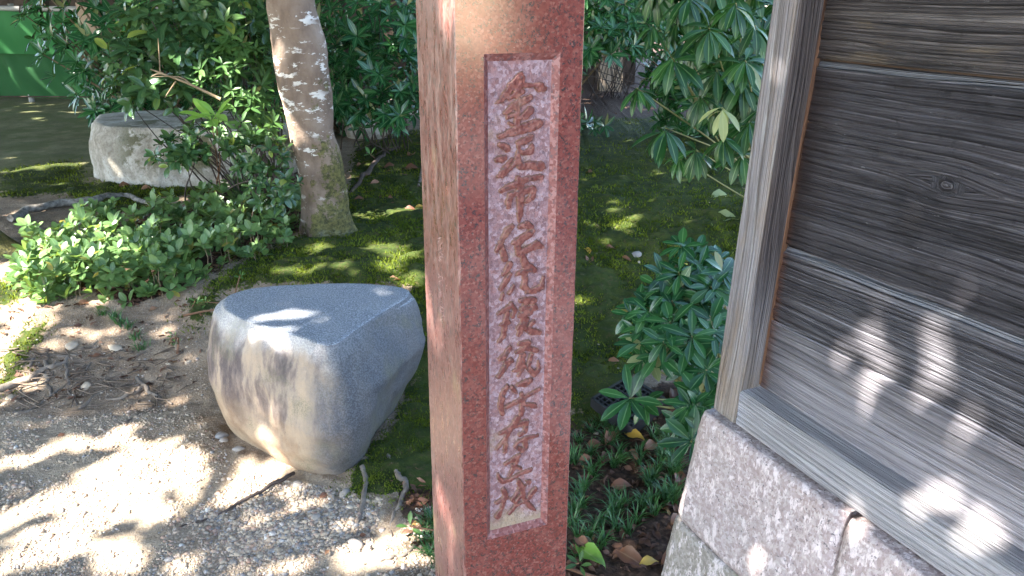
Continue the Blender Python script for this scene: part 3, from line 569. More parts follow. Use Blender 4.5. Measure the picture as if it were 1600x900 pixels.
def blk(name, mat, xa, xb, ya, yb, za, zb, sheer=0., nx=2, parent=None, along='z', rid=.001, seed=0, rnd=.004):
    """a timber: subdivided prism with rounded arris; sheer shifts it along the wall with height"""
    zs = np.arange(za, zb+.01, .03 if zb-za > .3 else .006); ring = []
    def side(p, q_, n): return [(p[0]+(q_[0]-p[0])*t, p[1]+(q_[1]-p[1])*t) for t in np.linspace(0, 1, n, endpoint=False)]
    if along == 'z':
        c = [(xa+rnd, ya), (xb-rnd, ya), (xb, ya+rnd), (xb, yb-rnd), (xb-rnd, yb), (xa+rnd, yb), (xa, yb-rnd), (xa, ya+rnd)]
        for i in range(8): ring += side(c[i], c[(i+1) % 8], 14 if i % 2 == 0 else 2)
        ring = np.array(ring); V = []; G = []
        for zz in np.linspace(za, zb, max(2, int((zb-za)/.03))):
            for a, b in ring: V.append((a+sheer*(zz-za), b, zz)); G.append((zz, 0, a+b*1.0+.01*math.sin(zz*3+seed)))
        V = np.array(V); G = np.array(G); n = len(V)//len(ring); ax_ = 0
    else:
        c = [(ya+rnd, za), (yb-rnd, za), (yb, za+rnd), (yb, zb-rnd), (yb-rnd, zb), (ya+rnd, zb), (ya, zb-rnd), (ya, za+rnd)]
        for i in range(8): ring += side(c[i], c[(i+1) % 8], 14 if i % 2 == 0 else 2)
        ring = np.array(ring); V = []; G = []
        for xx in np.concatenate([np.arange(xa, min(xb, 1), .03), np.arange(max(xa, 1), xb, .2), [xb]]):
            for a, b in ring: V.append((xx, a, b)); G.append((xx, 0, a+b+.01*math.sin(xx*2+seed)))
        V = np.array(V); G = np.array(G); n = len(V)//len(ring)
    cen = V.reshape(n, -1, 3).mean(1, keepdims=True); W_ = V.reshape(n, -1, 3); rd = unit(W_-cen); gl = G.reshape(n, -1, 3)
    W_ = W_+rd*(rid*(vn(gl*[2, 1, 120], 1, seed)+.5*vn(gl*[3, 1, 300], 1, seed+1)))[..., None]
    m_ = len(ring); Fs = [tuple(q_) for q_ in grid(n, m_, True)]+[tuple(range(m_))[::-1], tuple(range((n-1)*m_, n*m_))]
    return mk(name, W_, Fs, mat, parent or wall, True, gc=G)
blk('corner_post', M['post'], -.079, 0., 0, .085, .6, 2.12, .0325, seed=2, rnd=.006, rid=.0012)
blk('edge_strip', M['sap'], -.004, .0050, RC-.005, RC+.01, .69, 2.10, .0325, seed=5, rnd=.002, rid=.0006)
blk('sill', M['sill'], .0012, END, .002, .10, .596, .684, along='x', seed=7, rnd=.004, rid=.0012)
blk('top_beam', M['post'], -.10, END+.05, -.02, .10, 2.12, 2.24, along='x', seed=9, rnd=.006)
blk('end_post', M['post'], END, END+.085, 0, .10, .6, 2.12, seed=11, rnd=.006)
# granite foundation: battered blocks with irregular arrises
base = thing('stone_foundation', 'pinkish grey dressed granite block foundation under the timber wall', 'foundation', WL, WR)
def sblock(xa, xb, za, zb, yf=-.018, mat=None, seed=0):
    nx = max(3, int((xb-xa)/.015)) if xb < 1.4 else 24; nz = max(3, int((zb-za)/.015)); nd = 8
    # front face plus returns: parametrise u: left side, front, right side
    us = [('l', t) for t in np.linspace(1, .08, nd)]+[('f', t) for t in np.linspace(0, 1, nx)]+[('r', t) for t in np.linspace(.08, 1, nd)]
    zs_ = np.concatenate([[za]*2, np.linspace(za, zb, nz), [zb]*3]); V = []
    for k, zz in enumerate(zs_):
        bt = (.59-zz)*.085
        ins = .0 if 2 <= k < len(zs_)-3 else (.006 if k in (1, len(zs_)-3) else .10)
        if k == len(zs_)-1: ins = .30
        ed = .004*sst(.015, 0, min(abs(zz-za), abs(zb-zz)))
        for sd, t in us:
            xa_ = xa-(bt if xa < 0 else 0); fy = yf-bt+ins+ed
            ex = .006*sst(.02, 0, min(t, 1-t)*(xb-xa)) if sd == 'f' else 0
            if sd == 'l': p = (xa_+ed, fy+t*.28 if ins < .2 else .26, zz)
            elif sd == 'r': p = (xb-ed, fy+t*.28 if ins < .2 else .26, zz)
            else: p = (xa_+(xb-xa_)*t, fy+ex, zz)
            V.append(p)
    V = np.array(V); nn = np.stack([fbm(V, 9, 3, seed+k)*.0045+vn(V, 60, seed+k)*.0016 for k in (0, 7, 14)], -1); nn[:, 2] *= .5; V += nn
    mk('stone_block', V, grid(len(zs_), len(us)), mat or M['stone'], base, True)
sblock(-.089, .332, .2785, .588, seed=1); sblock(.337, .96, .281, .590, seed=2, yf=-.022); sblock(.967, 1.62, .281, .590, seed=3); sblock(1.627, 2.26, .281, .59, seed=4)
sblock(-.089, .17, -.15, .277, yf=-.020, seed=5, mat=M['stoneG']); sblock(.177, .78, -.15, .276, seed=6); sblock(.787, 1.5, -.15, .276, seed=7); sblock(1.507, 2.26, -.15, .276, seed=9)
# ------------------------------------------------------------ boulders
def boulder(name, label, cat, top_px, ztop, levels, mat, cen=None, nseg=110, seed=0, amp=.012, rim=.012):
    o = np.array([onz(u, v, ztop)[:2] for u, v in top_px]); c = o.mean(0) if cen is None else np.array(cen)
    ang = np.arctan2(o[:, 1]-c[1], o[:, 0]-c[0]); rad = np.hypot(*(o-c).T); k = np.argsort(ang); ang, rad = ang[k], rad[k]
    ph = np.linspace(-math.pi, math.pi, nseg, endpoint=False); oo = o[k]
    # radius by intersecting the outline polygon, then light smoothing
    r = np.zeros(nseg)
    for i, p in enumerate(ph):
        d = np.array([math.cos(p), math.sin(p)]); bst = .1
        for a, b in zip(oo, np.roll(oo, -1, 0)):
            e = b-a; den = d[0]*e[1]-d[1]*e[0]
            if abs(den) < 1e-9: continue
            w0 = a-c; t = (w0[0]*e[1]-w0[1]*e[0])/den; s = (w0[0]*d[1]-w0[1]*d[0])/den
            if t > 0 and -1e-6 <= s <= 1+1e-6: bst = max(bst, t)
        r[i] = bst
    for _ in range(2): r = (np.roll(r, 1)+2*r+np.roll(r, -1))/4
    rs = r.copy()
    for _ in range(60): rs = (np.roll(rs, 1)+2*rs+np.roll(rs, -1))/4
    V = []
    cph, sph = np.cos(ph), np.sin(ph)
    for s in (.001, .15, .3, .45, .6, .72, .82, .9, .95): V += [(c[0]+rr*s*a, c[1]+rr*s*b, ztop+.003) for rr, a, b in zip(r, cph, sph)]
    V += [(c[0]+rr*(1-.018)*a, c[1]+rr*(1-.018)*b, ztop) for rr, a, b in zip(r, cph, sph)]
    V += [(c[0]+rr*a, c[1]+rr*b, ztop-rim) for rr, a, b in zip(r, cph, sph)]
    nt_ = 11; zt = np.array([l[0] for l in levels])[::-1]; tb = {k_: np.array([l[i+1] for l in levels])[::-1] for i, k_ in enumerate('lrfb')}
    zl = np.linspace(ztop-rim*2, levels[-1][0], 34)
    for zz in zl:
        sl_, sr, sf, sb_ = (np.interp(zz, zt, tb[k_]) for k_ in 'lrfb'); bl = sst(ztop-rim, ztop-.18, zz)*.75
        base_r = r*(1-bl)+rs*bl; sx = np.where(cph < 0, sl_, sr); sy = np.where(sph < 0, sf, sb_); sc_ = sx*cph**2+sy*sph**2
        V += [(c[0]+rr*s*a, c[1]+rr*s*b, zz) for rr, s, a, b in zip(base_r, sc_, cph, sph)]
    V = np.array(V); n = len(V)//nseg
    am = amp*np.where(V[:, 2] > ztop-rim*1.5, .12, 1.)
    V = V+np.stack([am*(fbm(V, 5, 2, seed+k_)+.35*fbm(V, 18, 3, seed+9+k_)) for k_ in (0, 3, 6)], -1)
    z0 = gz(c[0], c[1]); L0 = np.array([c[0], c[1], 0.])
    ob = mk(name, V-L0, grid(n, nseg, True), mat, None, True); ob.location = L0; ob.data.update()
    return tag(ob, label, cat)
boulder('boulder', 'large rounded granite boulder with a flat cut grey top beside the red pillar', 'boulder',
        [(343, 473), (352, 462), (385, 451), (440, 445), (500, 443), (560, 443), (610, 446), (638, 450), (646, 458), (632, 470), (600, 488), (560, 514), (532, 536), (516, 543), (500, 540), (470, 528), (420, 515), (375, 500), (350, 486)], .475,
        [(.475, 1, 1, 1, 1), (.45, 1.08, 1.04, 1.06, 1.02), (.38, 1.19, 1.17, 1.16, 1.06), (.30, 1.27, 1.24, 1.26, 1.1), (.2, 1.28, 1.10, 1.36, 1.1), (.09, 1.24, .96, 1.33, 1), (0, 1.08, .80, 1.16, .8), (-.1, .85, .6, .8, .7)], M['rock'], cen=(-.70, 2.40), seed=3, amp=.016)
boulder('flat_stone', 'long low pale stone with flat top behind the leafy bush at left', 'stone',
        [(142, 190), (155, 178), (230, 172), (330, 172), (430, 176), (462, 190), (430, 202), (330, 204), (220, 200), (160, 198)], .62,
        [(.62, 1, 1, 1, 1), (.55, 1.04, 1.02, 1.15, 1), (.4, 1.05, 1.02, 1.3, 1), (.2, 1.08, 1.0, 1.3, 1), (.0, 1.0, 1, 1.2, 1)], M['rock2'], seed=11, amp=.02, rim=.03)
# ------------------------------------------------------------ trees
def tree_crown(parent, pts, S=.16):
    off = np.array(parent.location); n = len(pts); d = unit(rng.normal(size=(n, 3))*[1, 1, .5]); up = unit(unit(rng.normal(size=(n, 3)))*.7+SD)
    leaves(parent, 'C', M['crown'], pts, d, up, rng.uniform(.7, 1.15, n)*S, 0, stuff='crown', vis=False)
tb = gnd(505, 362)
def trunkpt(u, v, dy=0.): return aty(u, v, tb[1]+dy)
tpx = [(457, -120, 35, 0), (456, 0, 37, 0), (466, 56, 40, 0), (473, 110, 41, 0), (482, 160, 37, 0), (489, 210, 34, 0), (499, 250, 34, 0), (505, 300, 35, 0), (508, 335, 36, 0), (509, 360, 38, 0), (510, 380, 42, 0)]
tree = thing('tree', 'smooth barked tree with white lichen bands and mossy foot behind the boulder', 'tree', tb)
tp = [trunkpt(a, b) for a, b, c, d in tpx][::-1]; tr = [c*pj(p)[2]/F for (a, b, c, d), p in zip(tpx[::-1], tp)]
tp = [p+np.array([0, .0, 0]) for p in tp]; topp = tp[-1]; tp += [topp+[-.06, -.05, .6], topp+[-.25, -.25, 1.9]]; tr += [.095, .07]
v, f = tube(np.array(tp)-tb, tr, 40, .06, 6)
ax_i = np.interp(v[:, 2], [p[2]-tb[2] for p in tp], range(len(tp))); cx_ = np.stack([np.interp(ax_i, range(len(tp)), [(p-tb)[k] for p in tp]) for k in (0, 1)], -1); rv = v[:, :2]-cx_; an = np.arctan2(rv[:, 1], rv[:, 0]); low_ = np.exp(-np.clip(v[:, 2]+.02, 0, 9)/.10)
fl = 1+low_*(.10+.16*np.cos(an*4+.6)+.10*np.cos(an*7))+.035*np.cos(an*3+v[:, 2]*2)+.03*vn(v, 9, 4)+.02*vn(v, 30, 5); v[:, :2] = cx_+rv*fl[:, None]; mk('trunk', v, f, M['bark'], tree, True)
hub = tp[-1]
for i, e in enumerate([(-1.6, 1.6, 4.5), (-3.1, 2.2, 4.7), (-1.2, .1, 4.6), (.2, 2.8, 4.6), (-1.8, 3.6, 4.9), (-.6, 4.6, 4.9)]):
    s0 = tp[-2] if i % 2 else hub; v, f = tube(np.array([s0, (s0*2+np.array(e))/3+[0, 0, .15], (s0+2*np.array(e))/3, e])-tb, [.055, .045, .03, .015], 8, .1, 3); mk('limb', v, f, M['bark'], tree, True)
t2 = gnd(-6, 398)+[-.10, 0, 0]
tree2 = thing('tree', 'leaning dark trunk foot cut off by the left edge of the photo', 'tree', t2)
tp2 = [t2+[.06, 0, -.1], t2+[.0, .0, .02], t2+[-.06, .01, .12], t2+[-.16, .03, .4], t2+[-.3, 0, 1.1], t2+[-.4, -.3, 2.2], t2+[-.3, -.8, 3.5]]
v, f = tube(np.array(tp2)-t2, [.22, .16, .125, .11, .10, .08, .05], 24, .08, 5); mk('trunk', v, f, M['bark'], tree2, True)
for e in [(-4.2, 1.6, 4.6), (-5.8, .3, 4.7), (-3.2, -.8, 4.4), (-4.6, -2.4, 4.6), (-6.0, 2.8, 4.7)]:
    s0 = tp2[-2]; v, f = tube(np.array([s0, (s0*2+np.array(e))/3+[0, 0, .2], (s0+2*np.array(e))/3, e])-t2, [.05, .04, .03, .015], 8, .1, 3); mk('limb', v, f, M['bark'], tree2, True)
# spots to light by clearing leaves from the unseen crowns: picture points with radius (px) and the surface they fall on
pn_f = fn; wp = Q-wn*RC
lit = []
def L_(surf, pts):
    for u, v, r in pts:
        if surf in ('g', 'f'): p = gnd(u, v)
        elif surf == 'h': p = gnd(u, v+12)+[0, 0, .08]
        elif surf == 'top': p = onz(u, v, .475)
        elif surf == 'wall': p = onp(u, v, wp, wn)
        elif surf == 'sill': p = onp(u, v, Q, wn)
        elif surf == 'left': p = onp(u, v, C0, fd)
        elif surf == 'front': p = onp(u, v, C0, fn)
        elif isinstance(surf, float): p = aty(u, v, surf)
        k_ = 1.25 if surf in ('g', 'h') else .75 if surf == 'wall' else .38 if surf == 'top' else .45 if surf == 'sill' else 1.3 if surf == 4. else 1.
        if surf == 'h': lit.append((p-[0, 0, .08], r*1.3*pj(p)[2]/F))
        lit.append((p, max({'g': .05, 'f': .022, 'h': .06, 'wall': .014, 'left': .009, 4.0: .045}.get(surf, .012), k_*r*pj(p)[2]/F)))
L_('g', [(470, 400, 12), (505, 395, 12), (440, 420, 12), (480, 425, 10), (560, 425, 10), (545, 300, 8), (630, 345, 9), (590, 260, 6), (960, 300, 7), (985, 350, 6), (930, 380, 6), (1020, 275, 6), (60, 285, 8), (90, 470, 12), (60, 510, 14), (350, 560, 6), (250, 690, 14), (30, 480, 30), (5, 540, 38), (-40, 590, 50), (40, 560, 22), (25, 610, 25), (60, 705, 22), (100, 692, 30), (150, 695, 26), (190, 715, 18), (20, 715, 16), (225, 740, 22), (265, 755, 28), (310, 752, 30), (350, 735, 26), (385, 722, 16), (280, 720, 14), (150, 850, 20), (195, 872, 34), (245, 885, 28), (300, 888, 24), (350, 893, 20), (410, 888, 16),
         (25, 800, 12), (60, 842, 22), (20, 860, 26), (100, 870, 25), (75, 778, 9), (130, 800, 10), (170, 780, 10), (440, 745, 10), (400, 765, 12), (15, 268, 16), (45, 266, 16), (75, 263, 16), (105, 260, 15), (130, 256, 12), (0, 460, 40), (10, 500, 30), (60, 530, 18), (22, 338, 12), (345, 300, 9), (285, 312, 8), (100, 290, 6),
         (560, 400, 9), (590, 378, 12), (618, 392, 16), (645, 402, 16), (655, 430, 14), (640, 440, 14), (610, 410, 12), (600, 335, 9), (640, 312, 8), (570, 332, 7), (420, 425, 8), (530, 420, 7), (1045, 275, 10), (1070, 282, 8), (1095, 285, 10), (1120, 292, 9), (935, 315, 7), (1085, 355, 9), (1000, 305, 5), (640, 872, 18), (660, 850, 14), (620, 890, 14)])
L_('h', [(40, 400, 26), (85, 375, 20), (130, 368, 22), (60, 440, 28), (20, 440, 28), (180, 375, 14), (120, 415, 16), (205, 395, 13), (160, 440, 8), (-10, 410, 30), (95, 400, 20)])
L_('top', [(420, 490, 13), (448, 492, 15), (478, 495, 10), (560, 452, 14), (595, 450, 14), (500, 520, 7), (395, 515, 8), (440, 530, 8)])
L_(2.12, [(335, 560, 5), (342, 600, 6), (350, 640, 7), (362, 672, 7), (378, 695, 6)])
L_('left', [(697, 25, 4), (703, 40, 5), (698, 58, 5), (704, 76, 4), (668, 150, 4), (685, 152, 4), (702, 152, 4), (672, 188, 5), (690, 192, 6), (698, 192, 4), (700, 270, 3), (690, 875, 10), (684, 850, 8), (704, 890, 9), (721, 800, 4), (722, 830, 4), (723, 860, 5), (690, 780, 4), (684, 810, 5), (675, 440, 4), (680, 500, 4), (682, 560, 4)])
L_('wall', [(1328, 470, 8), (1332, 495, 9), (1336, 520, 9), (1340, 548, 7), (1425, 500, 8), (1430, 530, 9), (1438, 560, 10), (1446, 595, 12), (1456, 630, 13), (1466, 660, 14), (1476, 695, 12), (1473, 495, 6), (1482, 530, 7), (1490, 560, 7)])
L_('sill', [(1500, 800, 9), (1535, 835, 16), (1570, 862, 22), (1600, 880, 26), (1460, 775, 6), (1400, 730, 4)])
L_(4.0, [(220, 30, 20), (255, 15, 16), (240, 60, 12), (215, 100, 8), (300, 90, 8), (330, 60, 9), (370, 40, 9), (290, 20, 12), (320, 140, 9), (360, 120, 10), (400, 110, 9), (190, 120, 9), (260, 90, 9), (395, 60, 12), (180, 160, 8), (245, 135, 6), (160, 100, 7), (340, 110, 8), (250, 230, 16), (285, 240, 18), (315, 225, 14), (345, 205, 14), (320, 185, 16), (350, 180, 12), (428, 110, 5), (438, 150, 6), (446, 185, 7), (452, 215, 6), (390, 60, 8), (545, 95, 5), (395, 160, 10), (420, 225, 6)])
L_(9.0, [(20, 100, 12), (60, 60, 10)])
r2 = np.random.default_rng(21)      # more crown holes, for small sun flecks over the garden
L_('f', [q_ for q_ in [(r2.uniform(0, 640), r2.uniform(600, 895), r2.uniform(3, 8)) for _ in range(60)] if not (300 < q_[0] < 680 and q_[1] < 745)]+[(r2.uniform(0, 300), r2.uniform(360, 560), r2.uniform(3, 9)) for _ in range(26)]+[(r2.uniform(400, 660), r2.uniform(230, 440), r2.uniform(3, 7)) for _ in range(30)]+[(r2.uniform(900, 1150), r2.uniform(200, 420), r2.uniform(3, 7)) for _ in range(24)])
L_('h', [(150, 400, 12), (190, 420, 9), (100, 430, 16), (70, 375, 16), (230, 380, 8), (250, 420, 7)])
lp = np.array([p for p, r in lit]); lr = np.array([r for p, r in lit])
N = 72000
cp = np.stack([rng.uniform(-8.0, .8, N), rng.uniform(-4.6, 5.4, N), rng.uniform(3.9, 4.9, N)], -1)
gap = fbm(np.stack([cp[:, 0], cp[:, 1], 0*cp[:, 0]], -1), 1.9, 3, 77); keep = gap < 1.0
for p, r in lit:
    d = cp-p; t = d@SD; dist = np.linalg.norm(d-t[:, None]*SD, axis=1); keep &= (dist > r*.85+.045) | (t < 0)
cq = pj(cp); keep &= ~((cq[:, 2] > 0) & (cq[:, 1] > -40))
cp = cp[keep]; near1 = np.linalg.norm(cp[:, :2]-[-1.2, 2.8], axis=1) < np.linalg.norm(cp[:, :2]-[-3.6, .6], axis=1)
N3 = 26000; c3 = np.stack([rng.uniform(-15, 2.5, N3), rng.uniform(-1, 13, N3), rng.uniform(4.2, 5.2, N3)], -1); keep = (c3[:, 0] < -7.9) | (c3[:, 1] > 5.3)
for p, r in lit:
    d = c3-p; t = d@SD; keep &= (np.linalg.norm(d-t[:, None]*SD, axis=1) > r+.13) | (t < 0)
c3 = c3[keep]; t3 = np.array([-9., 6.5, float(gz(-9, 6.5))])
shade_tree = thing('tree', 'unseen tall tree added past the left edge, its crown shading the mossy path', 'tree', t3)  # unseen tree added to keep the path and building in shade
v, f = tube(np.array([[0, 0, -.1], [.05, 0, .6], [0, .1, 2], [.3, .2, 3.6]]), [.26, .2, .17, .1], 20, .08, 4); mk('trunk', v, f, M['bark'], shade_tree, True)
for e in [(3, 2, 4), (5, 4, 4.2), (-3, -2, 4), (2, -4, 4), (9, 4, 4.3), (-4, 3, 4.1)]: v, f = tube(np.array([[.3, .2, 3.5], np.array(e)*.5+[0, 0, 1.9], e]), [.08, .05, .02], 8, .1, 4); mk('limb', v, f, M['bark'], shade_tree, True)
tree_crown(shade_tree, c3, .34); tree_crown(tree, cp[near1]); tree_crown(tree2, cp[~near1])
# ------------------------------------------------------------ shrubs
def ell(u, v, y, ru, rv, ry): c = aty(u, v, y); k = pj(c)[2]/F; return c, (ru*k, ry, rv*k)
def shrub(name, label, cat, ells, tp_, mat, L, n, dens, stem_mat, base_uv, droop=.2, spread=(.8, 1.35), stems=10, group=None, face=.5):
    bp = gnd(*base_uv) if len(base_uv) == 2 else np.array(base_uv); t_ = thing(name, label, cat, bp, group=group); C_, A_ = [], []
    for e in ells:
        c, r = ell(*e); k = int(dens*(r[0]*r[1]+r[1]*r[2]+r[0]*r[2])); p, d = shell(c, r, k)
        ok = (d[:, 1] < face) & (p[:, 2] > gz(p[:, 0], p[:, 1])+.03); C_ += list(p[ok]); A_ += list(d[ok]*.8+[0, -.25, .75])
    C_ = np.array(C_); Ps, Ds, Us, Ss = whorls(C_, A_, n, L, spread, droop)
    leaves(t_, tp_, mat, Ps, Ds, Us, Ss)
    k = rng.permutation(len(C_))[:stems+14]; twigs(t_, C_[k], bp, M['darktwig'], n=stems, rad=.003, wob=.16)
    return t_
shrub('holly_bush', 'glossy broad leaved bush hanging over the pale flat stone, upper left', 'bush', [(265, 60, 4.3, 95, 85, .3), (330, 20, 4.5, 120, 100, .4), (245, 130, 4.15, 70, 45, .22), (205, 100, 4.2, 40, 55, .18)], 'B', M['leafB'], .088, (3, 5), 430, M['twig'], (400, 300), .35, (.5, 1.5))
shrub('azalea_bush', 'bright sunlit small leaved bush between the glossy bush and the lichened trunk', 'bush', [(370, 110, 4.35, 85, 85, .35), (400, 30, 4.5, 90, 80, .4), (380, 180, 4.2, 70, 40, .25)], 'A', M['leafA'], .068, (5, 8), 420, M['twig'], (420, 300), .1)
shrub('low_glossy_shrub', 'low glossy shrub spilling over the flat stone left of the trunk', 'shrub', [(275, 238, 4.0, 45, 24, .15), (330, 215, 4.05, 45, 28, .15), (410, 240, 3.95, 50, 32, .15), (430, 290, 3.85, 40, 32, .15)], 'B', M['leafB'], .06, (4, 6), 800, M['twig'], (400, 310), .2, (.5, 1.3))
shrub('dark_shrub', 'shaded whorled leaf shrub between the trunk and the pillar', 'shrub', [(580, 20, 4.9, 120, 90, .5), (600, 110, 4.7, 90, 70, .35), (545, 150, 4.6, 60, 45, .25), (620, 165, 4.5, 60, 32, .2)], 'A', M['leafL'], .088, (6, 9), 330, M['twig'], (590, 235), .15)
shrub('dark_shrub', 'shaded shrub in the upper middle just right of the pillar top', 'shrub', [(960, -10, 4.9, 90, 75, .4), (940, 55, 4.7, 60, 40, .3), (1010, 40, 4.9, 60, 50, .3)], 'A', M['leafL'], .085, (6, 9), 330, M['twig'], (960, 150), .15)
shrub('backdrop_shrub', 'dark dense shrub deep in shade beyond the tall whorled plant', 'shrub', [(1110, 0, 5.6, 130, 60, .5), (1180, 90, 5.4, 80, 90, .4), (800, 20, 5.8, 160, 80, .5), (1250, 0, 5.6, 120, 200, .5)], 'A', M['leafL'], .10, (6, 8), 200, M['twig'], (1160, 190), .1)
# named whorls of the two plants at right
def whorlplant(name, label, cat, W, L, tp_, mat, base_p, axis, n=(7, 10), extra=(), pale=(), stem_mat=None, droop=.35, dens=300, spread=(.85, 1.4)):
    bp = np.array(base_p); t_ = thing(name, label, cat, bp, group='whorled leaf shrubs beside the timber wall'); C_ = []; A_ = []
    for u, v, yy in W: C_.append(aty(u, v, yy)); A_.append(np.array(axis)+rng.normal(0, .18, 3))
    nm = len(C_)
    for e in extra:
        c, r = ell(*e); k = int(dens*(r[0]*r[1]+r[1]*r[2]+r[0]*r[2])); p, d = shell(c, r, k, .2); ok = p[:, 2] > gz(p[:, 0], p[:, 1])+.04
        C_ += list(p[ok]); A_ += list(d[ok]*.6+np.array(axis))
    Ps, Ds, Us, Ss = whorls(C_, A_, n, L, spread, droop, .15); leaves(t_, tp_, mat, Ps, Ds, Us, Ss)
    if pale:
        Cp = [aty(*w_) for w_ in pale]; Ps, Ds, Us, Ss = whorls(Cp, [np.array(axis)]*len(Cp), (6, 7), L*.95, spread, droop); k0 = leaves(t_, tp_, M['leafP'], Ps, Ds, Us, Ss, name='pale_leaf'); C_ += Cp
    twigs(t_, np.array(C_[:nm]+([aty(*w_) for w_ in pale])), bp+[0, 0, .02], stem_mat, 'stem', .0035)
    if len(C_) > nm+len(pale): twigs(t_, np.array(C_[nm:len(C_)-len(pale)])[:40], bp+[0, 0, .02], stem_mat, 'stem', .003, n=6)
    return t_
whorlplant('whorled_shrub', 'tall shrub with drooping whorls of long leaves beside the corner post', 'shrub',
           [(995, 138, 2.75), (1052, 92, 2.8), (1108, 44, 2.75), (1040, 200, 2.7), (1150, 5, 2.8), (1075, -5, 2.9), (1165, 95, 2.75), (1120, 110, 3.0), (1170, 190, 2.8), (1130, 215, 2.75), (1088, 235, 2.85), (1020, 40, 3.2), (1180, 40, 2.9), (1095, 150, 3.0), (1060, 245, 2.9), (1160, 240, 2.8)],
           .118, 'W', M['leafW'], gnd(1185, 330)+[.12, .1, 0], (-.15, -.5, .8), extra=[(1130, 30, 3.3, 95, 80, .25), (1150, 130, 3.2, 55, 70, .25), (1080, -60, 3.3, 90, 60, .3)], pale=[(1128, 168, 2.65)], stem_mat=M['stem'], dens=260, droop=1.0, spread=(1.0, 1.5), n=(9, 12))
whorlplant('whorled_shrub', 'low spreading shrub of dark whorled leaves in front of the granite base', 'shrub',
           [(1064, 383, 2.5), (1090, 392, 2.5), (986, 492, 2.35), (1021, 480, 2.35), (1067, 525, 2.25), (1103, 578, 2.05), (984, 622, 2.1), (1003, 628, 2.12), (1000, 560, 2.2), (1110, 500, 2.2), (1120, 440, 2.4), (1040, 430, 2.45), (1000, 535, 2.2), (1080, 690, 1.85), (1085, 650, 1.95), (1130, 520, 2.2), (1050, 470, 2.3), (1095, 620, 2.0)],
           .092, 'L', M['leafL'], gnd(1100, 620), (-.12, -.55, .72), n=(6, 9), extra=[(1075, 430, 2.45, 75, 50, .15), (1075, 530, 2.2, 75, 65, .12), (1040, 490, 2.35, 80, 60, .12), (1090, 640, 1.95, 30, 60, .08)], stem_mat=M['stem'], dens=340, pale=[(1015, 553, 2.22)])
def sprout(label, spots, L, mat, base_uv, n=(5, 6), name='sprout'):
    bp = gnd(*base_uv) if len(base_uv) == 2 else np.array(base_uv); t_ = thing(name, label, 'sprout', bp, group='young seedlings' if name == 'seedling' else None); C_ = [aty(*s_) for s_ in spots]
    Ps, Ds, Us, Ss = whorls(C_, [np.array([-.1, -.5, .8])]*len(C_), n, L, (.5, 1.2), .05); leaves(t_, 'L', mat, Ps, Ds, Us, Ss); twigs(t_, np.array(C_), bp, M['brownstem'], 'stem', .003)
sprout('light green sprout of large fresh leaves in front of the flat stone', [(330, 186, 3.8), (336, 178, 3.82)], .175, M['leafS'], (350, 310), (4, 5))
# low hedge
hp = thing('low_hedge', 'low clipped hedge of small oval leaves in front of the trunk', 'hedge', gnd(250, 420))
HP = [(20, 455), (45, 395), (110, 372), (220, 352), (300, 332), (400, 312), (475, 318), (478, 360), (430, 400), (330, 425), (270, 470), (185, 478), (120, 470), (60, 480)]
C_, A_ = [], []
while len(C_) < 640:
    u, v = rng.uniform(10, 480), rng.uniform(300, 480)
    if not inpoly(np.array(u), np.array(v), HP): continue
    p = gnd(u, v); C_.append(p+[rng.normal(0, .01), 0, rng.uniform(.0, .17)]); A_.append(np.array([rng.normal(0, .35), -.45+rng.normal(0, .3), .9]))
Ps, Ds, Us, Ss = whorls(C_, A_, (5, 8), .054, (.5, 1.35), .0, .25); leaves(hp, 'H', M['leafH'], Ps, Ds, Us, Ss)
off = np.array(hp.location); v, f = join([tube(np.array([c-[0, 0, .16], c-[rng.normal(0, .01), 0, .07], c])-off, [.0025, .002, .0015], 4) for c in C_[:260]]); o = mk('twigs', v, f, M['twig'], hp); o['kind'] = 'stuff'
# bare twigs of the bush, seen against it
tw = thing('bare_branch', 'bare brown branch slanting out of the glossy bush', 'branch', aty(345, 155, 4.0))
o3 = np.array(tw.location)
for pts, r in (([(345, 155), (300, 133), (262, 118), (235, 108)], .008), ([(262, 118), (248, 115), (236, 120)], .005), ([(250, 112), (249, 90), (247, 60)], .004), ([(275, 127), (266, 140), (258, 152)], .005), ([(300, 133), (280, 120), (240, 120)], .004)):
    v, f = tube(np.array([aty(a, b, 3.95) for a, b in pts])-o3, np.linspace(r, r*.5, len(pts)), 6, .2, 3); mk('twig', v, f, M['twig'], tw, True)
# ------------------------------------------------------------ roots and sticks on the ground
def rooty(label, px, r, name='tree_root', cat='root', mat=None, sink=.0, group=None):
    
    if len(px) > 2: n_ = len(px); tt = np.linspace(0, n_-1, n_*3-2); pa = np.array(px, float); pa = np.stack([np.interp(tt, np.arange(n_), pa[:, k]) for k in (0, 1)], -1)+rng.normal(0, 1.3, (len(tt), 2)); r = np.interp(tt, np.arange(n_), r if isinstance(r, (list, tuple)) else np.linspace(r, r*.4, n_)).tolist(); px = pa
    pts = np.array([gnd(a, b) for a, b in px]); rr = np.array(r if isinstance(r, (list, tuple)) else np.linspace(r, r*.4, len(px)))
    pts[:, 2] += rr*(1-sink); L0 = pts[0].copy(); v, f = tube(pts-L0, rr, 9, .25, 4); o = mk(name, v, f, mat or M['root'], None, True); o.location = L0; tag(o, label, cat, group or {'root': 'bare tree roots on the ground', 'twig': 'twigs lying on the moss'}.get(cat)); return o
rooty('thick pale root arching across the bank behind the low hedge', [(18, 350), (45, 338), (95, 325), (150, 320), (172, 310), (205, 312), (240, 323)], [.022, .024, .024, .023, .02, .018, .012], mat=M['paleroot'], sink=-.3)
rooty('thin root below the arching root by the hedge end', [(30, 365), (60, 360), (100, 368), (120, 380)], .008)
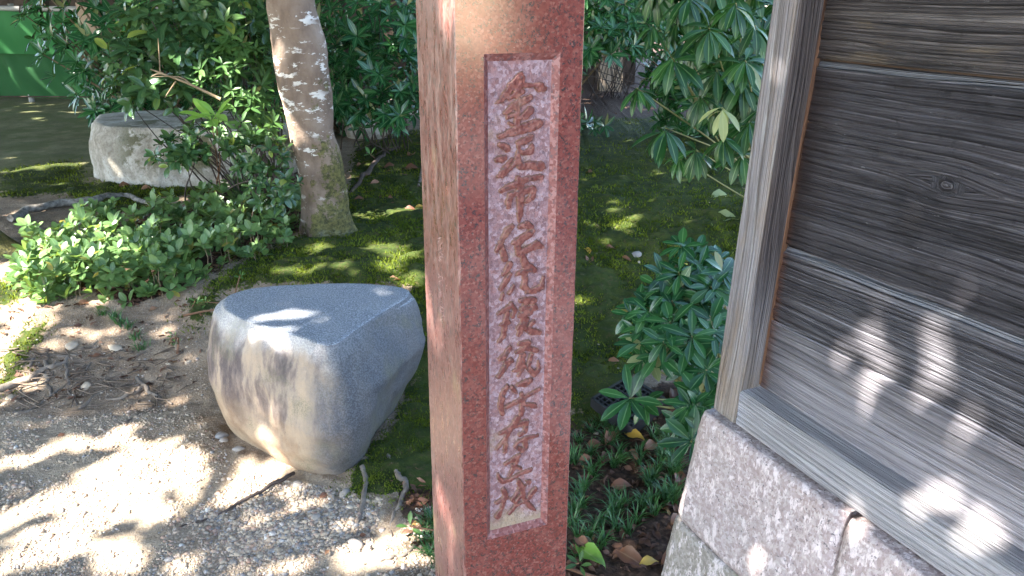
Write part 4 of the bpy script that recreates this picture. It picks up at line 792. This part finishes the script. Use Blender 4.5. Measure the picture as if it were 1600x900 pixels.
rooty('dark curved root on the moss between trunk and pillar', [(548, 303), (568, 280), (588, 258), (602, 238), (625, 230)], [.010, .017, .018, .016, .010], mat=M['darktwig'], sink=-.1)
rooty('grey root stub against the left edge of the pillar', [(652, 296), (657, 275), (661, 262)], .014)
rooty('long dark stick lying across the gravel below the boulder', [(262, 829), (300, 822), (345, 806), (385, 785), (425, 762), (462, 745)], [.0015, .003, .004, .005, .0065, .007], 'stick', 'stick', M['darktwig'], sink=-1.1)
rooty('straight root running down from the moss lump to the pointed pebble', [(568, 735), (571, 765), (564, 800), (560, 825), (556, 842)], [.010, .009, .007, .006, .004])
rooty('forked root beside the pillar with a pebble in its fork', [(606, 712), (614, 732), (625, 748), (636, 762), (628, 780), (618, 800), (610, 822), (611, 845)], [.006, .009, .010, .010, .007, .006, .005, .003])
rooty('short root hooking round the pebble near the pillar', [(620, 732), (635, 728), (646, 735)], .006)
rooty('pale root lying near the bottom edge beside the pillar', [(570, 885), (600, 876), (630, 870), (655, 850), (672, 828)], [.004, .008, .006, .004, .004])
rooty('thin root in the bottom edge below the pale root', [(600, 895), (640, 885), (665, 878)], .004)
RT = [('pale thick root across the root tangle at left', [(0, 612), (40, 600), (75, 580), (102, 568)], [.012, .012, .009, .007]), ('white bare root standing out of the root tangle', [(72, 583), (72, 565), (78, 558)], .008), ('root falling from the tangle toward the gravel', [(104, 560), (105, 590), (110, 615), (120, 636)], .006),
      ('lower root of the tangle hanging left of centre', [(74, 590), (76, 605), (82, 620)], .008), ('dark root leaving the tangle to upper left', [(45, 575), (60, 560), (90, 555), (125, 562)], .006), ('long root at the top of the tangle', [(85, 558), (110, 558), (140, 545), (165, 520)], .005),
      ('root slanting right out of the tangle', [(150, 545), (140, 570), (128, 592)], .005), ('twisting root right of the tangle', [(215, 594), (228, 610), (245, 622), (268, 632)], [.006, .007, .005, .003]), ('dark root left of the twisting root', [(165, 625), (195, 622), (218, 612), (225, 605)], [.003, .006, .007, .005]),
      ('root running down the bank to lower left', [(20, 648), (60, 640), (90, 612), (110, 600)], .006), ('short root above the gravel edge', [(126, 642), (145, 625), (165, 612)], .006), ('bent root near the pebbles below the bank', [(192, 664), (205, 655), (218, 645)], .004)]
for a, b, c in RT: rooty(a, b, [q_*1.25 for q_ in c] if isinstance(c, list) else c*1.25, sink=.0)
v, f = join([tube(np.array([p, p+[rng.normal(0, .03), rng.normal(0, .02)-.02, .004], p+[rng.normal(0, .06), rng.normal(0, .04)-.04, .0]]), [.003, .0034, .0015], 5, .2, 3) for p in [gnd(rng.uniform(30, 290), rng.uniform(540, 640))+[0, 0, .003] for _ in range(130)]])
tag(mk('rootlets', v, f, M['rootbrown'], None, True), 'fine rootlets matted over the bare bank under the hedge', 'rootlets', kind='stuff')
rooty('thin grey twig lying on the moss right of the pillar', [(948, 366), (962, 358), (988, 354)], .004, 'twig', 'twig', M['root'])
rooty('forked thin twig on the moss above the low shrub', [(1010, 338), (1035, 338), (1050, 345), (1060, 352)], .003, 'twig', 'twig', M['root'])
rooty('straight twig on the moss under the tall shrub', [(975, 247), (1000, 245), (1045, 245)], .003, 'twig', 'twig', M['root'])
rooty('dark twig beside the granite base among dead leaves', [(1015, 668), (1035, 672), (1060, 680)], .005, 'twig', 'twig', M['root'])
# ------------------------------------------------------------ pebbles
def ico():
    t = (1+5**.5)/2; V = np.array([(-1, t, 0), (1, t, 0), (-1, -t, 0), (1, -t, 0), (0, -1, t), (0, 1, t), (0, -1, -t), (0, 1, -t), (t, 0, -1), (t, 0, 1), (-t, 0, -1), (-t, 0, 1)], float); V = unit(V)
    Fs = np.array([(0, 11, 5), (0, 5, 1), (0, 1, 7), (0, 7, 10), (0, 10, 11), (1, 5, 9), (5, 11, 4), (11, 10, 2), (10, 7, 6), (7, 1, 8), (3, 9, 4), (3, 4, 2), (3, 2, 6), (3, 6, 8), (3, 8, 9), (4, 9, 5), (2, 4, 11), (6, 2, 10), (8, 6, 7), (9, 8, 1)]); return V, Fs
IV, IF = ico()
def ico2():
    V = [tuple(v) for v in IV]; d = {}; Fn = []
    def m(a, b):
        k = (min(a, b), max(a, b))
        if k not in d: d[k] = len(V); V.append(tuple(unit((np.array(V[a])+np.array(V[b]))/2)))
        return d[k]
    for a, b, c in IF: x_, y_, z_ = m(a, b), m(b, c), m(c, a); Fn += [(a, x_, z_), (b, y_, x_), (c, z_, y_), (x_, y_, z_)]
    return np.array(V), np.array(Fn)
def scatter_px(n, poly, box_):
    r = []
    while len(r) < n:
        U_ = rng.uniform(box_[0], box_[2], 4000); V_ = rng.uniform(box_[1], box_[3], 4000); k = inpoly(U_, V_, poly); r += list(zip(U_[k], V_[k]))
    return r[:n]
def many(n, poly, box_, zmin=None):
    """random ground points seen inside a picture outline (uniform on the picture, so denser with distance)"""
    uv = np.array(scatter_px(n, poly, box_)); d = (uv[:, :1]-800)/F*CR-(uv[:, 1:]-450)/F*CU+fw; t = np.full(n, 1.5); lo = np.full(n, .9); hi = np.full(n, 14.)
    for _ in range(26):
        t = (lo+hi)/2; p = CP+d*t[:, None]; ab = p[:, 2] > gz(p[:, 0], p[:, 1]); lo = np.where(ab, t, lo); hi = np.where(ab, hi, t)
    p = CP+d*t[:, None]; p[:, 2] = gz(p[:, 0], p[:, 1]); return p
GPOLY = [(-60, 640), (130, 652), (300, 628), (350, 700), (480, 728), (560, 765), (610, 800), (690, 790), (690, 930), (-60, 930)]
p1 = many(26000, GPOLY, (-60, 620, 700, 930)); dn = fbm(p1*[1, 1, 0], 4.5, 3, 21); p1 = p1[dn > rng.uniform(-.5, .6, len(p1))]
p2 = many(700, [(0, 500), (300, 500), (330, 640), (0, 650)], (0, 490, 330, 650)); p3 = many(120, [(890, 300), (1130, 300), (1060, 660), (890, 700)], (880, 300, 1130, 700))
p5 = many(5000, [(380, 740), (600, 775), (580, 860), (380, 880), (300, 800)], (300, 740, 600, 880))
p4 = many(3000, [(0, 900), (680, 900), (680, 1400), (-300, 1400)], (-300, 900, 680, 1400))
pp_ = np.concatenate([p1, p2, p3, p4, p5]); n = len(pp_); sz = .0021*np.exp(rng.normal(.2, .52, n)); sz[-5000:] *= 1.35; sz = np.minimum(sz, .010)
a_ = rng.uniform(0, 6.28, n); sc3 = np.stack([rng.uniform(.8, 1.5, n), rng.uniform(.7, 1.1, n), rng.uniform(.45, .8, n)], -1)*sz[:, None]
VV = IV[None]*sc3[:, None]*(1+.18*rng.normal(size=(n, 12, 1))); ca, sa_ = np.cos(a_)[:, None], np.sin(a_)[:, None]
VV = np.stack([VV[..., 0]*ca-VV[..., 1]*sa_, VV[..., 0]*sa_+VV[..., 1]*ca, VV[..., 2]], -1)+pp_[:, None]+np.array([0, 0, .0008])
tag(mk('gravel', VV, (IF[None]+(np.arange(n)*12)[:, None, None]).reshape(-1, 3), M['peb'], None, False, rnd=np.repeat(rng.random(n), 12)), 'loose small gravel strewn over the tan path', 'gravel', kind='stuff')
I2V, I2F = ico2()
def pebble(label, u, v, r, col=.3, flat=.55, el=1.2, name='pebble', group=None):
    p = gnd(u, v); k = pj(p)[2]/F; R_ = r*k; s = random.randint(0, 999); V = I2V*(1+.38*vn(I2V, 1.2, s)[:, None]+.12*vn(I2V, 3, s+1)[:, None])*[el, .9, flat]*R_; a = random.random()*3.1
    V = np.stack([V[:, 0]*math.cos(a)-V[:, 1]*math.sin(a), V[:, 0]*math.sin(a)+V[:, 1]*math.cos(a), V[:, 2]], -1)
    o = mk(name, V, I2F, M['peb'], None, False, rnd=np.full(len(V), col)); o.location = p+[0, 0, R_*flat*.45]; return tag(o, label, 'pebble', 'pebbles picked out on the garden ground')
PB = [('pointed grey pebble at the end of the straight root', 556, 852, 11, .12), ('round blue grey pebble below the boulder', 474, 772, 8, .05), ('grey pebble left above the round blue grey one', 466, 758, 9, .1), ('oval grey pebble at the edge of the moss lump', 540, 772, 8, .15), ('grey pebble held in the forked root beside the pillar', 631, 738, 8, .2), ('blue grey flat pebble left of the boulder base', 345, 683, 9, .02), ('larger flat pebble above it left of the boulder', 350, 690, 7, .1),
      ('grey pebble in the lit gravel touching the boulder shadow', 374, 703, 7, .1), ('pale blue pebble below the boulder shadow', 376, 759, 8, .05), ('grey tapered pebble alone in the left gravel', 78, 794, 10, .15), ('small dark pebble beside the tapered one', 95, 799, 6, .08), ('white pebble at the end of the pale root', 610, 879, 5, .98), ('cream stone in the root tangle', 112, 542, 10, .68), ('white angular stone right of the root tangle', 181, 546, 10, .66),
      ('round pinkish pebble below the root tangle', 135, 605, 8, .55), ('pale pebble below the white sprout near the boulder', 294, 567, 6, .7), ('grey stone at the foot of the bank far left', 18, 622, 7, .3), ('grey stone left of the bright gravel', 10, 632, 6, .35), ('slate coloured pebble on the moss right of the pillar', 994, 400, 9, .05), ('small brown pebble beside the slate coloured one', 997, 411, 5, .5), ('dark pebble below the moss lump near the straight root', 485, 782, 6, .1), ('flat pebble below the blue grey ones', 493, 810, 8, .12),
      ('small grey pebble right of the pointed one', 573, 853, 5, .1), ('small flat pebble at right of the pointed one', 583, 855, 5, .12), ('pale pebble right of the flat ones', 447, 784, 6, .2), ('reddish pebble near the moss lump', 500, 762, 5, .9), ('white pebble in the shaded gravel', 465, 812, 4, .99), ('pale flat pebble near the forked root', 597, 829, 6, .97), ('grey pebble between the two roots', 609, 797, 6, .1), ('round grey pebble under the boulder overhang', 300, 800, 4, .2),
      ('small grey stone near the left edge in shadow', 33, 760, 6, .12), ('small grey stone in the middle of the left gravel', 155, 757, 6, .1), ('blue grey stone low in the left gravel', 165, 872, 5, .05), ('long grey stone by the bottom gravel edge', 363, 880, 6, .15)]
for a, b, c, d, e in PB: pebble(a, b, c, d, e)
# ------------------------------------------------------------ moss, grass, litter
mp = []
for pl, n_ in zip(POLY_M, (24000, 20000, 3000, 700, 700, 1500)):
    us = [a for a, b in pl]; vs_ = [b for a, b in pl]; mp.append(many(n_, pl, (min(us), min(vs_), max(us), max(vs_))))
mp = np.concatenate(mp); mp[:, :2] += rng.normal(0, .035, (len(mp), 2)); mp[:, 2] = gz(mp[:, 0], mp[:, 1]); dn = fbm(mp*[1, 1, 0], 6, 3, 31); mp = mp[dn > rng.uniform(-1.6, .5, len(mp))]; n = len(mp)
h = rng.uniform(.006, .014, n)*np.clip(mp[:, 1]/2.6, .8, 1.6); a_ = rng.uniform(0, 6.28, n); wv = h*.28; lean = rng.normal(0, .5, (n, 2))*h[:, None]
e = np.stack([np.cos(a_), np.sin(a_), 0*a_], -1)*wv[:, None]; b_ = mp+[0, 0, .004]
VV = np.stack([b_-e, b_+e, b_+np.concatenate([lean, h[:, None]], 1)], 1); bl = np.clip(.48+.75*fbm(mp*[1, 1, 0], 5, 3, 55)+rng.normal(0, .18, n), 0, .99)
tag(mk('moss', VV, np.arange(n*3).reshape(-1, 3), M['mossb'], None, False, rnd=np.repeat(bl, 3)), 'soft green moss cushion covering the ground under the trees', 'moss', kind='stuff')
def grass(label, cent, nb, L, spread, mat=None):
    VV, FF, R_ = [], [], []; o = 0
    for c in cent:
        for _ in range(nb):
            a = rng.uniform(0, 6.28); l = L*rng.uniform(.55, 1.15); ln = rng.uniform(.25, 1.05); d = np.array([math.cos(a), math.sin(a), 0]); s = np.array([-d[1], d[0], 0])*.0024
            b = c+d*rng.uniform(0, spread)*.5+np.array([rng.normal(0, spread*.3), rng.normal(0, spread*.3), 0]); r0 = rng.random()
            for i, t in enumerate((0, .35, .7, 1.)):
                p = b+d*l*ln*t*t*.8+d*l*.15*t+np.array([0, 0, l*(t-.42*ln*t*t*t)]); wd_ = s*(1-t*t*.95); VV += [p-wd_, p+wd_]; R_ += [r0, r0]
            FF += [(o, o+1, o+3, o+2), (o+2, o+3, o+5, o+4), (o+4, o+5, o+7, o+6)]; o += 8
    return tag(mk('grass', VV, np.array(FF), M['grass'], None, False, rnd=R_), label, 'grass', kind='stuff')
cg = many(62, [(888, 715), (930, 690), (1065, 670), (1072, 800), (1040, 815), (1000, 840), (960, 860), (910, 860), (890, 830)], (880, 660, 1080, 900))
grass('dark mondo grass tufts between the pillar and the granite base', cg, 24, .066, .016)
grass('small mondo grass tuft at the left foot of the pillar', [gnd(668, 828), gnd(680, 850), gnd(662, 846), gnd(676, 815), gnd(684, 880), gnd(672, 868)], 34, .06, .025)
grass('small grass clump on the bare bank below the hedge', [gnd(180, 497), gnd(200, 512), gnd(213, 530), gnd(160, 492), gnd(222, 545), gnd(190, 505)], 34, .045, .03)
grass('grass tufts at the dark crate corner right of the pillar', [gnd(935, 665), gnd(945, 672), gnd(925, 676), gnd(955, 676), gnd(905, 690), gnd(900, 800), gnd(905, 870)], 26, .05, .025)
lt = [(POLY_L[0], 1300), (POLY_L[1], 350), (POLY_L[3], 260), ([(880, 660), (1080, 640), (1075, 900), (885, 900)], 330), ([(610, 740), (690, 720), (690, 860), (640, 850)], 60), ([(0, 480), (300, 470), (330, 600), (0, 640)], 120), ([(560, 210), (660, 210), (660, 330), (560, 330)], 60)]
LP = np.concatenate([many(n_, pl, (min(a for a, b in pl), min(b for a, b in pl), max(a for a, b in pl), max(b for a, b in pl))) for pl, n_ in lt]); n = len(LP); LP[:, 2] += .006
d = unit(rng.normal(size=(n, 3))*[1, 1, .25]); up = unit(rng.normal(size=(n, 3))*.45+[0, 0, 1]); V, Fs, ac = TP['D']; xx, yy, zz = basis(d, up); S_ = rng.uniform(.016, .04, n)
VV = np.einsum('vk,nkc->nvc', V, np.stack([xx, yy, zz], 1)*S_[:, None, None])+LP[:, None]
tag(mk('leaf_litter', VV, (Fs[None]+(np.arange(n)*len(V))[:, None, None]).reshape(-1, 4), M['litter'], None, True, rnd=np.repeat(rng.random(n), len(V)), acr=np.tile(ac, n)), 'brown leaf litter scattered under the shrubs and hedge', 'leaf litter', kind='stuff')
def fallen(label, u, v, L, ang, mat='dead', r=.4, tilt=.2, wid=1.):
    p = gnd(u, v); k = pj(p)[2]/F; s = L*k*1.3; V, Fs, ac = TP['D']; dd = np.array([[math.cos(ang), math.sin(ang), tilt]]); xx, yy, zz = basis(dd, np.array([[rng.normal(0, .25), -.3, 1.]]))
    VV = (V*[wid, 1, 1])@np.stack([xx[0], yy[0], zz[0]])*s-yy[0]*s*.5
    o = mk('fallen_leaf', VV, Fs, M[mat], None, True, rnd=np.full(len(V), r), acr=ac); o.location = p+[0, 0, .014+.022*(u > 880 and v > 655)]; tag(o, label, 'leaf', 'fallen leaves on the ground'); return o
FL = [('curled brown leaf with yellow tip on the moss beside the pillar', 921, 408, 22, 1.4, 'dead', .5), ('yellow torn leaf upright above the brown curled one', 918, 394, 16, 1.9, 'deadY', .5), ('pale leaf lying on the moss by the corner post', 1125, 309, 30, 0, 'leafP', .4), ('long pale leaf with reddish stalk touching the post', 1133, 343, 36, -.3, 'leafP', .8), ('reddish brown leaf on the moss left of the low shrub', 958, 570, 22, -.3, 'dead', .35), ('large tan leaf standing beside the dark crate', 1052, 618, 26, 1.2, 'dead', .8),
      ('brown triangular leaf among the grass tufts', 952, 694, 28, 1.2, 'dead', .3), ('orange leaf lying flat left of the triangular one', 928, 708, 24, .1, 'dead', .9), ('yellow green leaf near the top of the grass', 990, 693, 26, -.6, 'deadY', .1), ('curled tan leaf right of the grass centre', 1017, 709, 26, .7, 'dead', .85), ('oval grey brown leaf among the grass', 989, 722, 20, 1.9, 'dead', .5), ('dark purple brown leaf in the grass centre', 948, 727, 28, 1.1, 'litter', .5), ('broad brown leaf at the middle of the grass', 969, 772, 28, 0, 'dead', .6),
      ('dark red leaf beside the pillar in the grass', 915, 730, 20, .3, 'dead', .1), ('orange narrow leaf leaning by the granite base', 1060, 760, 28, 1.4, 'dead', .92), ('brown leaf against the lower granite block', 1057, 825, 26, .8, 'dead', .4), ('large curled brown leaf at the bottom edge', 982, 885, 42, -.9, 'dead', .55), ('yellow blotched leaf at the bottom edge', 1012, 893, 24, .2, 'deadY', .4), ('reddish leaf at the bottom by the lower granite block', 1046, 886, 32, .7, 'dead', .2), ('green and orange leaf by the pillar at the bottom edge', 920, 880, 44, -.9, 'leafS', .2), ('orange edged leaf by the pillar above the green one', 908, 862, 26, -1, 'dead', .95),
      ('orange brown leaf at the top of the brown pebble patch', 976, 408, 18, -.6, 'dead', .4), ('brown leaf left of the pebble patch on the moss', 952, 390, 14, -.2, 'dead', .5),
      ('orange leaf standing on the moss behind the pillar edge', 643, 243, 18, 1.3, 'dead', .93), ('pinkish brown leaf flat on the moss between trunk and pillar', 609, 263, 20, 0, 'dead', .8), ('brown curled leaf right of the pinkish one', 642, 265, 22, -.2, 'dead', .3), ('brown leaf above the dark curved root', 564, 261, 16, 1, 'dead', .3), ('reddish leaf pile top at the dark root', 588, 290, 20, .7, 'dead', .35), ('tan leaf below the dark root', 562, 315, 18, .3, 'dead', .75), ('small tan leaf on the lit moss', 608, 312, 14, -.8, 'dead', .85), ('yellow leaf poking out from behind the pillar', 656, 328, 18, .1, 'deadY', .5), ('dark brown leaf left of the yellow one', 640, 330, 18, 0, 'dead', .1), ('tan leaf in front of the moss lump by the boulder', 615, 440, 16, .2, 'dead', .9),
      ('orange leaf lying on the hedge', 222, 350, 12, .3, 'dead', .95), ('orange round leaf in the hedge middle', 186, 388, 12, .8, 'dead', .93), ('brown leaf at the lower hedge edge', 243, 461, 14, .3, 'dead', .5), ('tan leaf on the bare soil under the hedge', 241, 486, 12, 1.1, 'dead', .8), ('dark brown leaf below the hedge centre', 130, 478, 18, .1, 'dead', .25), ('pinkish leaf on the soil left of the boulder', 152, 560, 12, .4, 'dead', .7),
      ('brown leaf pair beside the forked root', 655, 760, 22, -.5, 'dead', .5), ('brown curled leaf against the pillar foot', 660, 790, 22, .6, 'dead', .35), ('tiny orange leaf on the gravel below the pebble', 512, 868, 10, 1.3, 'dead', .9), ('thin orange leaf in the pebbles', 507, 779, 14, .9, 'dead', .92), ('pinkish leaf beside the fallen stone at the root tangle', 97, 685, 10, .5, 'dead', .7), ('brown leaf by the pointed pebble', 567, 842, 10, 0, 'dead', .3), ('reddish leaf on the ground by the far flat stone', 194, 292, 16, .3, 'dead', .5), ('brown leaf right of the far flat stone', 228, 297, 16, .1, 'dead', .3), ('bright leaf in the dark under the shrub right of the pillar', 931, 125, 12, .3, 'deadY', .7), ('small pale leaf on the moss near the pillar edge', 922, 271, 10, -.2, 'dead', .9), ('brown leaf under the tall whorled shrub', 1060, 253, 18, .1, 'dead', .4)]
for a in FL: fallen(*a)
sprout('tiny round leaved seedling on the soil left of the boulder', [(270, 524, 2.92), (274, 534, 2.88), (266, 530, 2.9)], .022, M['leafH'], (270, 545), (5, 7), 'seedling')
sprout('little seedling under the hedge by the boulder top', [(305, 470, 3.1), (320, 472, 3.1), (375, 430, 3.25)], .03, M['leafA'], (315, 485), (4, 6), 'seedling')
sprout('small green seedling on the moss by the dark root', [(578, 240, 4.05)], .05, M['leafA'], (578, 248), (4, 6), 'seedling')
sprout('green leaf shoot at the bottom by the pillar', [(905, 880, 1.62), (640, 822, 1.8)], .045, M['leafA'], (905, 893), (3, 5), 'seedling')
# black plastic crate at the foot of the low shrub
cr = gnd(925, 655); t_ = thing('plastic_crate', 'black plastic tray with grid top half buried by the low shrub', 'crate', cr)
a0, a1, a2 = gnd(922, 640), gnd(985, 690), gnd(1045, 640); e1 = (a1-a0)*[1, 1, 0]; e2 = (a2-a1)*[1, 1, 0]; hh = .05
def pr(a, b, c, d, z0_, z1_): P4 = [np.array(q_) for q_ in (a, b, c, d)]; return np.array([p*[1, 1, 0]+[0, 0, z0_] for p in P4]+[p*[1, 1, 0]+[0, 0, z1_] for p in P4]), [(3, 2, 1, 0), (4, 5, 6, 7)]+[(i, (i+1) % 4, 4+(i+1) % 4, 4+i) for i in range(4)]
zb_ = gz(a0[0], a0[1]); q0 = a0; q1 = a0+e1; q2 = a0+e1+e2; q3 = a0+e2; cc = cr*[1, 1, 1]
def side(a, b, th=.012):
    n_ = unit(np.cross(b-a, [0, 0, 1.]))*th; v, f = pr(a, b, b-n_, a-n_, zb_-.06, zb_+hh); return v-cc, f
for a, b in ((q0, q1), (q1, q2), (q2, q3), (q3, q0)): v, f = side(a, b); mk('side_wall', v, f, M['plastic'], t_)
for k in range(1, 9):
    t = k/9; a, b = q0+e1*t, q3+e1*t; v, f = pr(a, b, b+unit(e1)*.006, a+unit(e1)*.006, zb_+hh-.014, zb_+hh-.004); mk('grid_bar', v-cc, f, M['plastic'], t_)
for k in range(1, 9):
    t = k/9; a, b = q0+e2*t, q1+e2*t; v, f = pr(a, b, b+unit(e2)*.006, a+unit(e2)*.006, zb_+hh-.013, zb_+hh-.003); mk('grid_bar', v-cc, f, M['plastic'], t_)
# ------------------------------------------------------------ green netting screen and what stands beyond
sA = gnd(0, 156); sy = 9.2; z0s = float(gz(-5, sy)); zt = aty(0, 13, sy)[2]; zb2 = aty(0, 152, sy)[2]
scr = thing('netting_screen', 'green mesh sheet screen on a grey rail behind the mossy path', 'screen', (-6, sy, z0s))
def sheet(name, xa, xb, za, zb, seed, dy=0., sag=.0, mat='cloth'):
    xs = np.linspace(xa, xb, 160); zs_ = np.linspace(za, zb, 26); Xs, Zs = np.meshgrid(xs, zs_, indexing='ij'); t = (Zs-za)/(zb-za)
    p = np.stack([Xs*1.6+.5*t, Zs*.5, 0*Xs], -1); Ys = .08*vn(p, 1.8, seed)*(.5+t)+.035*vn(p, 5, seed+1)+dy-.07*np.sin(t*3.14)**2*.4
    Zs = Zs+sag*np.sin(Xs*9)*t*.4-.02*(1-t)*np.sin(Xs*1.1); mk(name, np.stack([Xs, Ys, Zs], -1), grid(160, 26), M[mat], scr, True)
hz = zt-z0s; lz = zb2-z0s; mid = lz+(hz-lz)*.54
sheet('upper_sheet', -3, 3.3, mid-.03, hz-.03, 1, -.05, .02); sheet('lower_sheet', -3, 3.3, lz, mid+.06, 5, .06, mat='cloth2')
def cyl(name, a, b, r, mat, par): v, f = tube(np.array([a, (np.array(a)+b)/2, b]), r, 8); return mk(name, v, f, mat, par, True)
cyl('top_rail', (-3, -.06, hz), (3.4, -.06, hz), .03, M['rail'], scr); cyl('bottom_rope', (-3, -.02, lz+.01), (3.3, -.02, lz+.015), .008, M['darkwood'], scr)
for k in range(12): cyl('tie', (-2.6+k*.5, -.11, hz-.05), (-2.6+k*.5+.01, -.09, hz+.05), .006, M['darkwood'], scr)
for k in range(5): cyl('post', (-2.8+k*1.5, .08, lz-.2), (-2.8+k*1.5, .08, hz+.05), .03, M['rail'], scr)
bpz = aty(136, 16, sy-.15); v, f = box(-.11, .11, -.015, .015, -.27, .14); o = mk('wooden_board', v, f, M['board']); o.location = bpz+[0, 0, -.06]; tag(o, 'small tan board hanging on the green screen by the bush', 'board')
house = thing('timber_building', 'dark brown timber building in the shade behind the screen and shrubs', 'building', (-3, 11.5, .2))
for i in range(42):
    v, f = box(-7+i*.28, -7+i*.28+.27, 0+.01*(i % 2), .06, -.3, 3.4); mk('wall_board', v, f, M['darkwood'], house)
v, f = box(-7.4, 5.0, -1.0, 4.5, 3.4, 3.52); mk('roof', v, f, M['tile'], house)
v, f = box(-7, 4.8, .07, 4, -.3, 3.39); mk('inner_wall', v, f, M['darkwood'], house)
for i in range(9): v, f = box(-6.6+i*1.4, -6.5+i*1.4, -.08, .005, -.3, 3.39); mk('pillar', v, f, M['darkwood'], house)
# tall dark bushes in front of that building, closing the view
for k_, (ax_, lab) in enumerate(((-3.3, 'tall dark bush behind the glossy upper left bush'), (-1.6, 'tall dark bush behind the lichened trunk'), (.3, 'tall dark bush behind the red pillar'), (2.0, 'tall dark bush right of the pillar in deep shade'), (3.6, 'tall dark bush behind the corner post'))):
    bp = np.array([ax_, 7.3, float(gz(ax_, 7.3))]); t_ = thing('tall_bush', lab, 'bush', bp, group='tall bushes closing the view'); p, d = shell((ax_, 7.3, 1.35), (1.15, .8, 1.25), 560, .5); ok = d[:, 1] < .35
    ok &= ~inpoly(pj(p)[:, 0], pj(p)[:, 1], [(900, 62), (1010, 62), (1010, 190), (900, 190)])
    if k_ == 3: ok &= ~(np.hypot(pj(p)[:, 0]-1068, pj(p)[:, 1]-30) < 22)
    Ps, Ds, Us, Ss = whorls(p[ok], d[ok]*.7+[0, -.3, .7], (6, 8), .15, (.8, 1.4), .15); leaves(t_, 'A', M['leafL'], Ps, Ds, Us, Ss, 300); twigs(t_, p[ok][:40], bp, M['twig'], n=8, rad=.008)
v, f = box(-.16, .16, -.1, .1, -.05, .62); o = mk('wooden_post', v, f, M['board']); q_ = aty(954, 112, 10.8); o.location = (q_[0], 10.8, float(gz(q_[0], 10.8))); tag(o, 'short tan board post in deep shade just right of the pillar', 'post')
rk = gnd(570, 222); V = I2V*(1+.15*vn(I2V, 1.4, 5)[:, None])*[.22, .16, .17]; o = mk('garden_rock', V, I2F, M['rock2'], None, True); o.location = rk+[0, .2, .08]; tag(o, 'small rounded rock in shade below the dark shrub', 'rock')
lane_x = np.linspace(-14, 18, 60); lane_y = np.linspace(-6.2, -1.9, 14); Xl, Yl = np.meshgrid(lane_x, lane_y, indexing='ij')
lz_ = gz(Xl, Yl, False)+.02
tag(mk('lane', np.stack([Xl, Yl, lz_], -1), grid(60, 14), simple('lane_asphalt', [(.3, (.04, .04, .042)), (.7, (.075, .072, .07))], 30), None, True), kind='structure')  # unseen dark sheet added to dim the ground mirrored in the pillar
# ------------------------------------------------------------ the street side behind the viewer (mirrored in the polished granite)
ph = thing('plaster_house', 'cream plastered house across the lane, mirrored in the polished pillar', 'house', (6.2, -6.0, 0), math.radians(-107.5))
for nm, b_, mt in (('wall', (-3.2, 3.2, 0, 3, .7, 3.3), 'plaster'), ('plinth', (-3.22, 3.22, -.03, 3, -.1, .698), 'darkwood'), ('roof', (-3.6, 3.6, -.5, 3.5, 3.302, 3.42), 'tile')):
    v, f = box(*b_); mk(nm, v, f, M[mt], ph)
